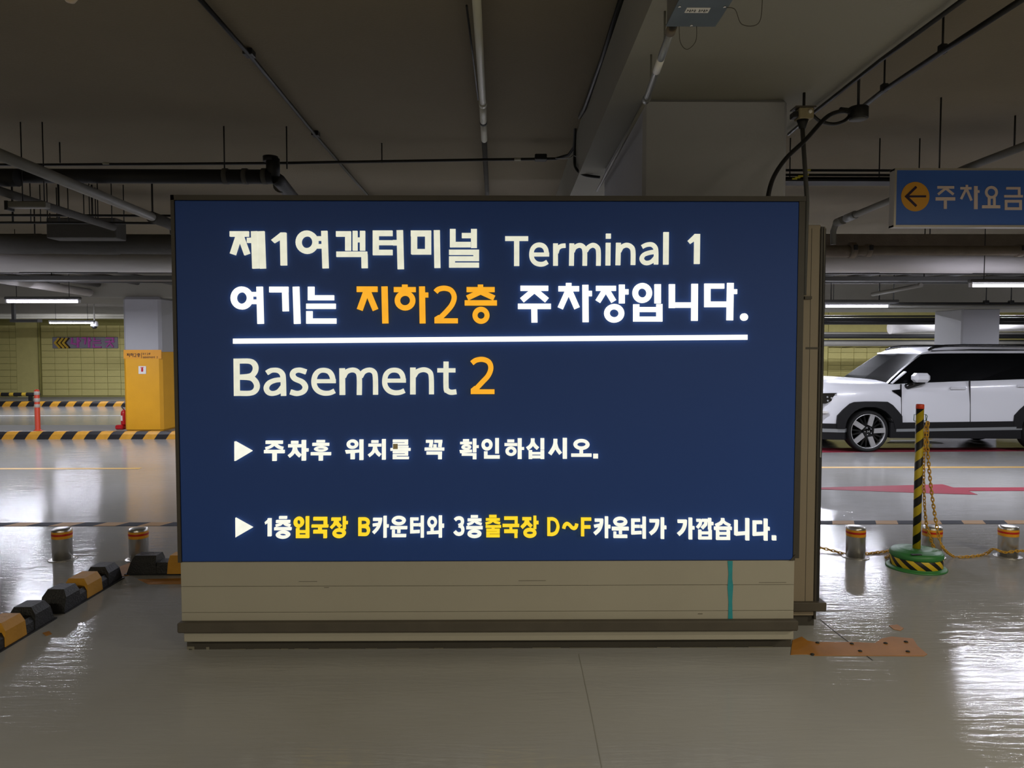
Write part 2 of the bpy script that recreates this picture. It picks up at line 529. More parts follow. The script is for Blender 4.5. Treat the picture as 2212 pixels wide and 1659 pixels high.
# floor joints and scratches
def joint(pts, w=0.006, m='groove', t=0.0012, name='floor_joint'):
    q = [G(a, b) for a, b in pts]
    mb = MB()
    for a, b in zip(q, q[1:]):
        d = (b - a).normalized(); nn = Vector((-d.y, d.x, 0)) * w / 2
        mb.add([a - nn + Vector((0, 0, t)), b - nn + Vector((0, 0, t)), b + nn + Vector((0, 0, t)), a + nn + Vector((0, 0, t))], [(0, 1, 2, 3)])
    return mb.build(name, M[m], floor)
joint([(1250, 1413), (1256, 1440), (1276, 1535), (1300, 1659)], 0.003, m='grey_wall')
joint([(1771, 1338), (1800, 1362), (1838, 1391), (1885, 1427)], 0.006)
# ------------------------------------------------------------------ lettering: every character is a set of strokes
# R x0,y0,x1,y1 | L w x,y x,y ... | O cx,cy,rx,ry,w | Q cx,cy,rx,ry,rxi,ryi | P x,y x,y ... | D cx,cy,r
LINE_A = ((470, 470, 3.687), [
 "R 95,108,245,150;L 46 166,145 118,292;L 46 180,145 233,292;R 232,160,278,200;L 50 290,108 300,405;L 48 346,108 357,405",
 "L 50 520,120 525,380;P 425,178 502,118 540,118 540,150 450,202",
 "O 710,195,90,93,46;R 770,148,835,183;R 780,210,840,245;L 48 848,105 858,403",
 "R 942,108,1060,150;R 1015,130,1060,262;R 1075,105,1112,262;R 1133,105,1173,262;R 1105,158,1140,195;R 945,270,1190,312;L 48 1168,290 1170,402",
 "R 1235,102,1282,298;R 1235,102,1392,145;R 1240,180,1392,218;R 1240,256,1392,298;R 1395,178,1440,220;L 50 1450,100 1458,410",
 "R 1538,102,1700,148;R 1545,250,1700,293;R 1540,102,1588,290;R 1652,102,1700,290;L 48 1745,100 1750,400",
 "R 1850,90,1895,235;R 1850,193,2015,235;R 1945,122,2025,162;R 2018,90,2065,240;R 1843,255,2080,296;R 2037,255,2082,345;R 1843,308,2082,345;R 1843,308,1890,397;R 1843,358,2082,397"])
LINE_A2 = ((1070, 470, 3.687), [
 "R 78,148,262,184;L 42 170,150 170,384",
 "L 36 415,352 385,368 350,370 318,358 295,330 288,292 295,252 318,225 350,216 382,225 402,250 410,290;R 300,278,429,308",
 "L 38 480,205 480,382;L 34 488,280 500,245 525,226 560,222",
 "L 38 610,205 607,382;L 36 616,270 632,238 668,220 698,230 713,265 713,382;L 36 722,265 742,236 775,219 806,230 822,265 822,382",
 "L 38 900,200 898,380;R 882,127,921,166",
 "L 38 982,200 978,378;L 36 988,268 1008,234 1045,218 1080,230 1098,265 1098,376",
 "L 34 1172,232 1205,216 1245,213 1272,232 1282,268 1282,372;L 34 1282,270 1230,278 1185,295 1168,325 1182,352 1212,361 1250,347 1282,312",
 "L 42 1362,115 1360,373",
 "L 44 1610,130 1607,368;P 1535,183 1590,130 1630,130 1630,158 1556,208"])
LINE_B = ((470, 470, 3.687), [
 "O 190,640,88,92,46;R 255,592,320,628;R 262,652,320,688;L 48 332,550 340,846",
 "R 410,550,560,595;L 47 535,570 540,746;L 50 622,550 632,846",
 "R 718,550,768,658;R 718,618,925,658;R 705,685,938,727;R 705,745,753,845;R 708,803,943,845"])
LINE_B2 = ((470, 470, 3.687), [
 "R 1107,548,1272,592;L 46 1184,585 1130,735;L 46 1194,585 1256,735;L 48 1328,548 1335,843",
 "R 1468,533,1512,560;R 1403,553,1577,593;O 1492,660,82,80,42;L 46 1627,548 1632,843;R 1650,596,1677,636",
 "L 40 1735,592 1760,570 1810,562 1860,580 1884,630 1868,690 1825,745 1770,800 1745,822;R 1727,802,1913,842;P 1727,842 1727,795 1760,775 1790,802",
 "R 2072,533,2115,560;R 1983,553,2207,593;L 42 2094,590 1988,640;L 42 2094,590 2203,640;R 1968,658,2225,700;O 2098,778,68,68,40"])
LINE_B3 = ((1070, 470, 3.687), [
 "R 200,542,422,583;L 46 312,575 212,658;L 46 312,575 412,658;R 180,685,443,728;L 48 310,700 312,836",
 "R 563,520,607,550;R 503,545,668,587;L 46 581,580 518,722;L 46 590,580 652,722;L 48 718,535 720,833;R 740,583,770,626",
 "R 803,543,962,583;L 44 874,578 818,668;L 44 890,578 945,668;L 46 1009,533 1009,683;R 1030,570,1062,612;O 948,762,80,75,44",
 "O 1172,600,78,80,44;R 1270,530,1320,683;R 1100,690,1148,828;R 1285,688,1332,828;R 1100,712,1330,752;R 1100,788,1332,828",
 "R 1385,530,1432,720;R 1385,675,1570,718;L 50 1590,527 1588,822",
 "R 1668,525,1825,565;R 1668,525,1715,713;R 1668,668,1850,713;L 50 1875,520 1870,818;R 1895,570,1927,608",
 "D 1984,792,30"])
LINE_C = ((470, 700, 3.456), [
 "L 40 138,258 141,537;L 38 145,277 230,277 266,293 281,325 272,362 240,388 150,397;L 38 150,397 240,402 276,425 291,462 278,498 238,517 145,517",
 "L 36 365,365 400,346 448,347 478,370 487,410 490,537;L 36 487,415 430,420 382,440 361,475 373,507 405,519 452,506 487,465",
 "L 38 658,358 610,344 572,352 557,378 575,408 630,434 653,470 636,505 590,519 542,507",
 "L 36 870,500 835,515 790,516 750,500 724,468 717,425 728,380 755,352 790,345 828,355 851,385 860,425;R 728,412,879,442",
 "L 40 928,330 930,530;L 36 938,395 960,358 1003,343 1040,355 1056,395 1056,530;L 36 1065,395 1088,358 1128,343 1162,355 1176,395 1178,528",
 "L 36 1393,498 1360,511 1318,513 1278,498 1252,465 1246,425 1255,380 1282,352 1318,344 1355,353 1378,382 1386,425;R 1256,408,1404,438",
 "L 40 1457,325 1457,526;L 36 1465,390 1490,355 1537,341 1578,355 1594,395 1596,525",
 "L 38 1705,280 1705,470 1716,498 1742,510 1782,506;R 1640,330,1775,362"])
LINE_C2 = ((470, 700, 3.456), [
 "L 38 1898,292 1930,270 1980,264 2025,284 2040,330 2020,385 1975,435 1925,488 1905,508;R 1890,488,2067,523;P 1890,523 1890,485 1918,462 1950,488"])
LINE_D1 = ((480, 935, 10.0545), [
 "P 262,190 285,190 640,388 640,402 285,612 262,612",
 "R 940,172,1305,242;L 62 1125,225 1085,275 1015,318 938,342;L 62 1125,225 1168,275 1235,318 1312,338;R 905,375,1345,445;R 1085,430,1172,612",
 "R 1492,178,1642,240;R 1430,252,1708,318;L 72 1570,305 1550,395 1505,462 1442,515;L 72 1570,305 1592,395 1640,462 1692,508;R 1722,160,1810,605;R 1800,342,1865,410",
 "R 2045,160,2222,210;R 1955,222,2315,285;Q 2139,352,148,60,78,13;R 1920,425,2355,490;R 2093,480,2178,605"])
LINE_D2 = ((700, 935, 10.0545), [
 "Q 612,250,125,102,55,40;P 455,380 755,370 755,430 480,455;R 572,430,660,575;R 765,148,848,592",
 "R 1025,165,1175,222;R 962,240,1238,300;L 70 1100,290 1080,385 1035,448 968,502;L 70 1100,290 1125,385 1165,448 1218,495;R 1255,140,1335,585",
 "R 1490,150,1820,205;R 1750,150,1820,265;R 1490,222,1820,265;R 1490,222,1570,325;R 1490,283,1828,325;R 1440,335,1875,392;R 1490,403,1820,445;R 1755,403,1820,500;R 1490,465,1820,500;R 1490,465,1570,573;R 1490,523,1838,573"])
LINE_D3 = ((900, 935, 10.0545), [
 "R 200,158,355,218;L 72 322,180 300,312;R 382,158,555,218;L 78 516,180 500,312;R 360,255,430,340;R 172,325,598,388;R 212,412,548,475;R 465,430,545,575",
 "R 1005,142,1138,190;R 943,200,1200,250;Q 1078,313,108,58,40,13;R 1045,360,1120,400;P 930,380 1200,370 1200,425 945,445;R 1218,130,1298,425;R 1290,275,1348,330;R 978,448,1298,500;R 1218,470,1298,575",
 "Q 1528,262,122,125,48,55;R 1705,118,1788,452;R 1462,408,1540,562;R 1462,492,1805,562",
 "R 1968,150,2121,208;R 1908,228,2186,288;Q 2050,402,122,102,48,45;R 2195,122,2283,570;R 2275,315,2335,372"])
LINE_D4 = ((1100, 935, 10.0545), [
 "R 470,125,552,200;L 76 511,180 492,250 450,305 388,350;L 76 511,180 530,240 570,295 625,345;R 680,120,762,368;R 422,380,500,570;R 680,382,762,570;R 422,422,762,472;R 422,498,762,556",
 "L 84 1005,135 1000,240 965,340 882,468;L 78 1005,230 1035,335 1075,400 1118,455;R 1165,115,1255,565",
 "Q 1572,255,175,118,92,46;R 1530,365,1605,465;R 1350,455,1790,522",
 "R 1830,460,1930,558"])
LINE_E1 = ((480, 1090, 5.267), [
 "P 148,152 345,262 150,375",
 "R 515,160,555,362;P 482,200 525,162 545,162 545,195 490,228",
 "R 645,135,732,165;R 610,180,768,210;L 28 690,200 660,228 608,242;L 28 690,200 720,228 770,242;R 590,262,783,293;Q 688,345,80,45,36,13"])
LINE_E1Y = ((480, 1090, 5.267), [
 "Q 868,203,58,62,20,27;R 948,137,984,268;R 837,272,873,382;R 948,272,985,382;R 837,297,985,325;R 837,348,985,382",
 "R 1035,145,1187,182;R 1152,145,1190,235;R 1015,232,1203,262;R 1090,250,1128,300;R 1035,292,1185,330;R 1150,292,1187,383",
 "R 1240,152,1345,185;L 36 1294,178 1275,228 1235,268;L 36 1294,178 1312,225 1345,258;R 1370,137,1402,285;R 1400,192,1425,225;Q 1328,328,75,55,38,18",
 "L 34 1564,150 1564,358;L 34 1570,167 1625,168 1652,185 1657,212 1640,238 1575,250;L 34 1570,250 1638,256 1660,285 1658,315 1638,340 1570,341"])
LINE_E2 = ((480, 1090, 5.267), [
 "R 1715,155,1815,187;L 38 1797,160 1790,215 1765,272 1718,325;L 30 1712,236 1790,226;R 1833,133,1868,378;R 1865,230,1892,262",
 "Q 2007,185,80,52,40,20;R 1912,250,2103,282;R 1990,275,2025,325;R 1930,292,1962,372;R 1930,340,2090,372"])
LINE_E3 = ((890, 1090, 5.267), [
 "R -22,152,72,182;R -22,152,12,328;R -22,218,70,248;P -22,298 85,292 85,325 -22,330;R 75,215,110,250;R 98,130,133,377",
 "Q 228,203,55,65,24,30;R 210,265,245,312;P 168,312 305,300 305,335 170,340;R 303,128,340,377;R 338,222,363,265",
 "L 36 488,178 512,160 545,157 568,172 573,205 560,230 530,243;L 36 530,243 565,255 578,290 568,325 540,339 508,333 484,308",
 "R 668,125,750,152;R 632,163,790,192;L 26 710,185 680,213 630,230;L 26 710,185 740,210 792,226;R 617,250,803,282;Q 710,335,80,47,38,15"])
LINE_E3Y = ((890, 1090, 5.267), [
 "R 877,122,962,150;R 840,160,1000,185;L 24 920,182 890,205 838,220;L 24 920,182 950,203 1002,217;R 838,240,1014,265;R 905,262,940,285;R 845,280,998,302;R 965,280,998,333;R 845,312,998,333;R 845,312,882,373;R 845,345,998,373",
 "R 1048,140,1202,175;R 1168,140,1203,230;R 1030,225,1220,257;R 1108,245,1142,295;R 1048,288,1203,325;R 1165,288,1200,380",
 "R 1255,148,1358,180;L 36 1307,172 1290,223 1247,265;L 36 1307,172 1325,220 1360,252;R 1382,132,1415,280;R 1412,190,1440,225;Q 1342,325,75,55,38,18",
 "R 1540,150,1574,358;L 34 1560,167 1605,167 1642,190 1661,240 1658,280 1638,322 1600,341 1560,341",
 "L 36 1727,276 1738,240 1765,220 1795,236 1820,264 1848,272 1868,254 1876,222",
 "R 1925,152,1960,362;R 1925,152,2040,185;R 1925,240,2032,275"])
LINE_E4 = ((1280, 1090, 4.809), [
 "R 25,150,110,180;L 34 96,155 92,205 70,262 22,308;L 28 18,229 92,214;R 130,127,163,350;R 160,215,187,248",
 "Q 290,180,73,50,38,18;R 203,235,377,270;R 277,265,307,308;R 220,285,248,348;R 220,317,362,348",
 "R 405,150,495,180;R 405,150,437,312;R 420,215,492,243;P 405,283 510,278 510,308 405,313;R 500,215,530,245;R 522,130,555,355",
 "R 595,155,692,187;L 34 677,160 672,215 647,268 600,308;R 712,137,745,358;R 742,222,768,257",
 "R 888,160,980,192;L 34 965,165 960,222 935,275 892,315;R 1002,140,1037,363;R 1035,228,1060,260",
 "R 1083,153,1130,180;L 26 1130,158 1122,205 1090,245;R 1140,153,1200,180;L 28 1184,158 1177,210 1138,250;R 1205,143,1235,262;R 1233,185,1257,215;R 1103,265,1133,363;R 1210,265,1240,363;R 1103,285,1240,310;R 1103,337,1240,363",
 "R 1340,145,1372,190;L 30 1356,170 1335,197 1283,222;L 30 1356,170 1385,197 1432,220;R 1267,233,1448,265;R 1288,272,1318,368;R 1400,272,1430,368;R 1288,290,1430,315;R 1288,340,1430,368",
 "R 1478,163,1510,320;P 1478,290 1595,283 1595,315 1490,325;R 1593,145,1630,373",
 "R 1670,170,1763,203;R 1670,170,1703,325;P 1670,293 1788,288 1788,320 1670,327;R 1785,150,1820,375;R 1818,235,1842,270",
 "R 1870,325,1910,373"])
FEE = ((1640, 200, 3.771), [
 "R 1450,762,1587,783;L 20 1518,780 1456,830;L 20 1518,780 1582,830;R 1435,853,1595,880;R 1502,870,1527,948",
 "R 1680,752,1700,775;R 1637,770,1728,790;L 20 1684,785 1643,868;L 20 1688,785 1728,880;R 1748,762,1778,950;R 1775,795,1793,817",
 "O 1890,813,53,52,22;R 1860,855,1883,920;R 1903,855,1925,920;R 1813,918,1962,943",
 "R 2010,770,2127,790;R 2105,770,2127,845;R 1993,835,2147,855;R 1998,875,2020,957;R 2116,875,2138,957;R 1998,875,2138,897;R 1998,935,2138,957"])
EXIT_WALL = ((0, 640, 6.636), [
 "R 1030,595,1050,680;L 20 1020,672 1108,690;R 1112,588,1138,735;R 1135,625,1160,652",
 "R 1180,590,1245,608;L 20 1236,600 1225,690;R 1272,590,1296,735;R 1292,620,1312,645",
 "R 1350,592,1368,640;R 1350,626,1448,644;R 1335,662,1455,678;R 1340,690,1358,738;R 1340,720,1460,738",
 "R 1525,592,1640,608;R 1618,592,1638,650;R 1572,628,1590,655;R 1515,645,1645,662;L 18 1582,670 1535,728;L 18 1582,670 1632,728"])

def seg_join(pts, w):
    """offset a polyline both sides with mitres"""
    L, R = [], []
    n = len(pts)
    for i in range(n):
        p = Vector(pts[i])
        if i == 0: d0 = d1 = (Vector(pts[1]) - p).normalized()
        elif i == n - 1: d0 = d1 = (p - Vector(pts[i - 1])).normalized()
        else:
            d0 = (p - Vector(pts[i - 1])).normalized(); d1 = (Vector(pts[i + 1]) - p).normalized()
        n0 = Vector((-d0.y, d0.x)); n1 = Vector((-d1.y, d1.x))
        m = (n0 + n1).normalized()
        k = w / 2 / max(0.45, m.dot(n0))
        L.append(p + m * k); R.append(p - m * k)
    return L, R

def resample(pts, sub=4):
    """Catmull-Rom through the points so curved strokes are round"""
    if len(pts) < 4: return pts
    v = [Vector(p) for p in pts]
    out = []
    for i in range(len(v) - 1):
        p0 = v[max(0, i - 1)]; p1 = v[i]; p2 = v[i + 1]; p3 = v[min(len(v) - 1, i + 2)]
        for s in range(sub):
            t = s / sub
            out.append(0.5 * ((2 * p1) + (p2 - p0) * t + (2 * p0 - 5 * p1 + 4 * p2 - p3) * t * t + (3 * p1 - p0 - 3 * p2 + p3) * t ** 3))
    out.append(v[-1])
    return [tuple(p) for p in out]

def strokes(mb, code, fmap, t0, t1, mi=0):
    """t0 = front face, t1 = back"""
    for i_s, st in enumerate(code.split(';')):
        k, rest = st[0], st[2:]
        t0 = t0 - (0.00012 if i_s else 0)
        if k == 'R':
            a, b, c, d = [float(x) for x in rest.split(',')]
            mb.prism([(a, b), (c, b), (c, d), (a, d)], fmap, t0, t1, mi)
        elif k == 'P':
            mb.prism([tuple(float(x) for x in q.split(',')) for q in rest.split()], fmap, t0, t1, mi)
        elif k == 'L':
            q = rest.split(); w = float(q[0])
            pts = [tuple(float(x) for x in s.split(',')) for s in q[1:]]
            pts = resample(pts)
            L, R = seg_join(pts, w)
            n = len(L)
            rows = []
            for i in range(n):
                rows.append([fmap(L[i].x, L[i].y, t0), fmap(R[i].x, R[i].y, t0), fmap(R[i].x, R[i].y, t1), fmap(L[i].x, L[i].y, t1)])
            mb.grid(rows, mi, False, True)
            mb.add(rows[0], [(0, 1, 2, 3)], mi); mb.add(rows[-1], [(3, 2, 1, 0)], mi)
        elif k in 'OQ':
            q = [float(x) for x in rest.split(',')]
            if k == 'O': cx, cy, rx, ry, w = q; ix, iy = rx - w, ry - w
            else: cx, cy, rx, ry, ix, iy = q
            n = 28
            rows = []
            for i in range(n + 1):
                a = 2 * PI * i / n
                c, s = math.cos(a), math.sin(a)
                o_ = (cx + rx * c, cy + ry * s); i_ = (cx + ix * c, cy + iy * s)
                rows.append([fmap(o_[0], o_[1], t0), fmap(i_[0], i_[1], t0), fmap(i_[0], i_[1], t1), fmap(o_[0], o_[1], t1)])
            mb.grid(rows, mi, False, True)
        elif k == 'D':
            cx, cy, r = [float(x) for x in rest.split(',')]
            mb.prism([(cx + r * math.cos(2 * PI * i / 20), cy + r * math.sin(2 * PI * i / 20)) for i in range(20)], fmap, t0, t1, mi)

def sign_letters(line, parent, m, Y, t_back, label=None, name='letter'):
    (ox, oy, s), codes = line
    for code in codes:
        mb = MB()
        def fm(u, v, t):
            p = P(ox + u / s, oy + v / s, Y)
            return (p.x, t, p.z)
        strokes(mb, code, fm, Y, t_back)
        o = mb.build(name, m, parent, fix=True)
        if label: o['label'] = label

def copy_line(line, which, parent, m, Y, x0, z0, height_px, scale, t, axis='Y', label=None):
    """the same characters, small, printed on another surface. x0,z0 = top-left; scale = metres per source unit"""
    (ox, oy, s), codes = line
    mb = MB()
    us = []
    for i in which:
        for st in codes[i].split(';'):
            for tok in st[2:].replace(',', ' ').split()[:1]: pass
    for i in which:
        def fm(u, v, tt):
            du = (u - height_px[0]) * scale; dv = (v - height_px[1]) * scale
            if axis == 'Y': return (x0 + du, tt, z0 - dv)
            return (tt, x0 + du, z0 - dv)
        strokes(mb, codes[i], fm, Y - t, Y)
    o = mb.build('lettering', m, parent)
    if label: o['label'] = label
    return o
# ------------------------------------------------------------------ the big lit sign
M['sign_blue'] = mat('navy_acrylic_face', rgb(36, 70, 142), 0.5, noise=0.05, nscale=1.2, spec=0.3)
M['sign_frame'] = mat('dark_bronze_frame', rgb(58, 53, 45), 0.5, noise=0.15, nscale=14)
M['sign_base'] = mat('aged_cream_metal_panel', rgb(160, 155, 140), 0.5, noise=0.07, nscale=2.5, bump=0.1, bscale=15)
M['rail'] = mat('grimy_grey_bumper_rail', rgb(74, 68, 58), 0.6, noise=0.25, nscale=9)
M['plinth'] = mat('dark_grey_plinth', rgb(62, 58, 50), 0.7, noise=0.2, nscale=5)
M['panel_side'] = mat('taupe_panel', rgb(142, 130, 110), 0.55, noise=0.06, nscale=3)
M['teal'] = mat('teal_tape', rgb(40, 142, 150), 0.5, noise=0.25, nscale=30)
M['chrome'] = mat('polished_edge', rgb(220, 220, 220), 0.12, metal=1.0, noise=0)
M['caulk'] = mat('white_caulk', rgb(118, 114, 100), 0.8, noise=0.2)
def glow(nm, c, e, s, nz=0.06):
    m = mat(nm, c, 0.4, noise=0.0)
    nt = m.node_tree; b = nt.nodes['Principled BSDF']
    b.inputs['Base Color'].default_value = (0.06, 0.06, 0.06, 1)
    tc = nt.nodes.new('ShaderNodeTexCoord')
    n = nt.nodes.new('ShaderNodeTexNoise'); n.inputs['Scale'].default_value = 22; n.inputs['Detail'].default_value = 4
    nt.links.new(tc.outputs['Object'], n.inputs['Vector'])
    r = nt.nodes.new('ShaderNodeMapRange')
    r.inputs['From Min'].default_value = .3; r.inputs['From Max'].default_value = .7
    r.inputs['To Min'].default_value = s * (1 - nz); r.inputs['To Max'].default_value = s * (1 + nz)
    nt.links.new(n.outputs['Fac'], r.inputs['Value'])
    nt.links.new(r.outputs[0], b.inputs['Emission Strength'])
    b.inputs['Emission Color'].default_value = e
    return m
M['lit_dim'] = glow('lit_letter_acrylic_dim', rgb(225, 225, 205), rgb(236, 235, 212), 0.90)
M['lit'] = glow('lit_letter_acrylic', rgb(240, 240, 230), rgb(255, 255, 240), 1.25)
M['lit_orange'] = glow('lit_orange_acrylic', rgb(240, 170, 30), rgb(250, 172, 12), 0.98)
M['lit_yellow'] = glow('lit_yellow_acrylic', rgb(250, 215, 30), rgb(255, 214, 22), 1.0)
M['lit_small'] = glow('lit_small_letter_acrylic', rgb(240, 240, 230), rgb(246, 246, 230), 1.02)
M['lit_arrow'] = glow('lit_arrow_acrylic', rgb(230, 230, 215), rgb(226, 224, 205), 0.92)

YS = 3.90
sign = thing('lit_sign', 'large navy lit sign board with white and orange Korean letters, Terminal 1, Basement 2', 'sign',
             (P(1050, 1400, 3.97).x, 3.97, 0))
xl = (P(370, 430, YS).x + P(389, 1212, YS).x) / 2
xr_ = (P(1725, 425, YS).x + P(1719, 1210, YS).x) / 2
zt = P(1050, 432, YS).z; zbm = P(1050, 1212, YS).z
xm = (xl + xr_) / 2
MB().box(xl + .012, xr_ - .006, YS, YS + .03, zbm, zt - .005, bev=.004).build('face_panel', M['sign_blue'], sign)
mb = MB()
mb.box(xl - .006, xl + .012, YS - .006, YS + .14, zbm - .002, zt + .022)
mb.box(xl - .006, xr_ + .028, YS - .006, YS + .14, zt - .004, zt + .022)
mb.box(xr_ - .004, xr_ + .028, YS + .002, YS + .14, zbm + .01, zt - .004)
mb.build('frame', M['sign_frame'], sign)
MB().box(xl + .012, xr_ - .004, YS + .03, YS + .14, zbm - .002, zt - .004).build('light_box', M['sign_frame'], sign)
# gusset at the lower right corner
MB().prism([(xr_ - .022, zbm), (xr_ + .004, zbm), (xr_ + .004, zbm + .03)], lambda u, v, t: (u, t, v), YS - .004, YS + .02).build('corner_gusset', M['sign_frame'], sign)
# cream apron in three sheets with fine seams
z1 = zbm - .003; z2 = P(1050, 1345, YS).z
zs1 = P(1000, 1266, YS).z; zs2 = P(1000, 1322, YS).z
xa0, xa1 = xl + .004, xr_ + .004
for a, b in ((z1, zs1 + .001), (zs1 - .001, zs2 + .001), (zs2 - .001, z2)):
    MB().box(xa0, xa1, YS + .004, YS + .14, b, a, bev=.0015).build('apron_sheet', M['sign_base'], sign)
zr = P(1050, 1366, YS - .04).z; zr1 = P(1050, 1344, YS - .04).z
MB().box(P(382, 1358, YS - .04).x, xr_ + .015, YS - .04, YS + .003, zr, zr1, bev=.006).build('bumper_rail', M['rail'], sign)
zq = P(1050, 1384, YS).z
MB().box(xa0 + .012, xa1, YS - .004, YS + .14, zq, zr + .004, bev=.004).build('light_strip', M['sign_base'], sign)
MB().box(P(405, 1400, 3.97).x, P(1708, 1400, 3.97).x, 3.965, 4.10, 0, zq + .005).build('plinth', M['plinth'], sign)
mb = MB()
x = P(500, 1410, 3.96).x
random.seed(3)
while x < P(1690, 1410, 3.96).x:
    w = random.uniform(.04, .2)
    h = random.uniform(.002, .0045)
    mb.box(x, x + w, 3.958, 3.966, 0.001, h)
    x += w + random.uniform(.0, .12)
tag(mb.build('caulk_line', M['caulk'], sign), kind='stuff')
# torn sticker on the plinth end, teal tape
mb = MB()
a = P(404, 1397, 3.96); b = P(420, 1412, 3.96)
mb.box(a.x, b.x, 3.961, 3.9645, b.z + .002, a.z)
mb.build('torn_sticker', M['caulk'], sign)
mb = MB()
mb.box(P(445, 1400, 3.96).x, P(452, 1400, 3.96).x, 3.961, 3.9645, P(450, 1409, 3.96).z, P(450, 1398, 3.96).z)
mb.build('torn_sticker', M['caulk'], sign)
mb = MB()
def fm(u, v, t):
    p = P(u, v, 3.959); return (p.x, t, p.z)
strokes(mb, "R 408,1402,410,1411;R 410,1402,414,1404;R 413,1403,415,1407;R 410,1406,414,1407.5;L 2 411,1407 415,1411", fm, 3.959, 3.962)
mb.build('sticker_print', M['plinth'], sign)
mb = MB()
pts = [(1572, 1212), (1583, 1212), (1582, 1250), (1584, 1265), (1582, 1300), (1583, 1343), (1573, 1343), (1574, 1300), (1572, 1270), (1574, 1240)]
mb.prism([(P(a, b, YS).x, P(a, b, YS).z) for a, b in pts], lambda u, v, t: (u, t, v), YS + .0015, YS + .005)
mb.build('teal_tape', M['teal'], sign)
# scuff marks
for (a, b, w, t) in [(1508, 1327, 10, 2), (645, 1257, 40, 1), (700, 1270, 10, 1.5), (1120, 1255, 60, 1), (1640, 1259, 60, 1)]:
    p = P(a, b, YS); mb = MB(); mb.box(p.x, p.x + w * YS / F_PX, YS + .0025, YS + .0045, p.z, p.z + t * YS / F_PX * .6); mb.build('scuff', M['rail'], sign)
# letters
YL, YB = YS - .014, YS + .001
for line, m, lb in ((LINE_A, 'lit_dim', None), (LINE_A2, 'lit_dim', None), (LINE_B, 'lit', None), (LINE_B2, 'lit_orange', 'orange letter'),
                (LINE_B3, 'lit', None), (LINE_C, 'lit_dim', None), (LINE_C2, 'lit_orange', 'orange letter'),
                (LINE_D1, 'lit_small', None), (LINE_D2, 'lit_small', None), (LINE_D3, 'lit_small', None), (LINE_D4, 'lit_small', None),
                (LINE_E1, 'lit_small', None), (LINE_E1Y, 'lit_yellow', 'yellow letter'), (LINE_E2, 'lit_small', None), (LINE_E3, 'lit_small', None),
                (LINE_E3Y, 'lit_yellow', 'yellow letter'), (LINE_E4, 'lit_small', None)):
    sign_letters(line, sign, M[m], YL, YB, lb)
mb = MB()
a, b, c, d = P(503, 731.5, YL), P(1615, 723, YL), P(1615, 734, YL), P(503, 742.5, YL)
mb.prism([(a.x, a.z), (b.x, b.z), (c.x, c.z), (d.x, d.z)], lambda u, v, t: (u, t, v), YL, YB)
mb.build('underline_bar', M['lit'], sign)
# brown patch over one small letter
M['brown_tape'] = mat('brown_tape', rgb(176, 160, 118), 0.6, noise=.1)
mb = MB(); s = 10.0545
pa, pb = P(700 + 1497 / s, 935 + 240 / s, YL - .001), P(700 + 1600 / s, 935 + 352 / s, YL - .001)
mb.box(pa.x, pb.x, YL - .0015, YL - .0003, pb.z, pa.z); mb.build('tape_patch', M['brown_tape'], sign)

# the second board, seen edge-on behind on the right
YR = 4.26
xrr = (P(1785, 490, YR).x + P(1772, 1300, YR).x) / 2
rear = thing('rear_sign_cabinet', 'tall taupe metal cabinet edge with chrome corner strip behind the lit sign', 'cabinet', (1.6, YR + .08, 0))
zrt = P(1760, 486, YR).z; zrb = P(1750, 1330, YR).z
xj = P(1768, 900, YR).x
MB().box(xl + .2, xrr - .034, YR, YR + .16, zrb, zrt, bev=.003).build('cabinet_body', M['panel_side'], rear)
MB().box(xrr - .034, xrr - .022, YR - .004, YR + .16, zrb - .02, zrt - .01).build('corner_trim', M['sign_frame'], rear)
MB().box(xrr - .018, xrr - .010, YR - .006, YR + .02, 1.0, zrt - .01).build('chrome_strip', M['chrome'], rear)
MB().box(xrr - .022, xrr - .002, YR + .004, YR + .16, zrb + .05, zrt - .02).build('black_seal', M['dark'], rear)
mb = MB()
for xx in (P(1746, 900, YR).x, P(1764, 900, YR).x):
    mb.box(xx, xx + .002, YR - .001, YR + .002, zrb + .03, zrt - .02)
mb.build('panel_seam', M['groove'], rear)
mb = MB(); p = P(1736, 642, YR); mb.box(p.x, p.x + .04, YR - .02, YR, p.z - .012, p.z + .004); mb.build('bracket', M['rail'], rear)
p0, p1 = P(1740, 758, YR), P(1774, 750, YR)
MB().box(p0.x, p1.x, YR - .0012, YR + .001, p1.z - .012, p1.z).build('tape_strip', M['rail'], rear)
MB().box(1.3, P(1784, 1305, YR - .02).x, YR - .03, YR + .16, P(1750, 1320, YR - .02).z, P(1750, 1301, YR - .02).z, bev=.004).build('bumper_rail', M['rail'], rear)
MB().box(1.3, P(1758, 1350, YR + .02).x, YR + .02, YR + .16, 0, P(1750, 1320, YR).z).build('plinth', M['plinth'], rear)

# ------------------------------------------------------------------ hanging fee sign
YH = 5.6
M['fee_blue'] = mat('blue_hanging_sign_face', rgb(60, 104, 188), 0.45, noise=.06, nscale=3)
M['fee_frame'] = mat('brushed_sign_frame', rgb(178, 172, 160), 0.4, metal=.4, noise=.05)
M['fee_text'] = mat('pale_pinkish_lettering', rgb(225, 205, 196), 0.5, noise=.03)
M['fee_circle'] = mat('ochre_circle', rgb(222, 160, 52), 0.5, noise=.05)
M['fee_arrow'] = mat('dark_purple_arrow', rgb(44, 26, 58), 0.5, noise=0)
a, b = P(1934, 364, YH), P(1934, 490, YH)
fee = thing('hanging_sign', 'blue hanging sign with yellow circle, left arrow and parking fee lettering at upper right', 'sign', (a.x + .9, YH, b.z))
L_ = 1.85
MB().box(a.x + .012, a.x + L_ - .012, YH, YH + .06, b.z + .012, a.z - .012).build('face_panel', M['fee_blue'], fee)
mb = MB()
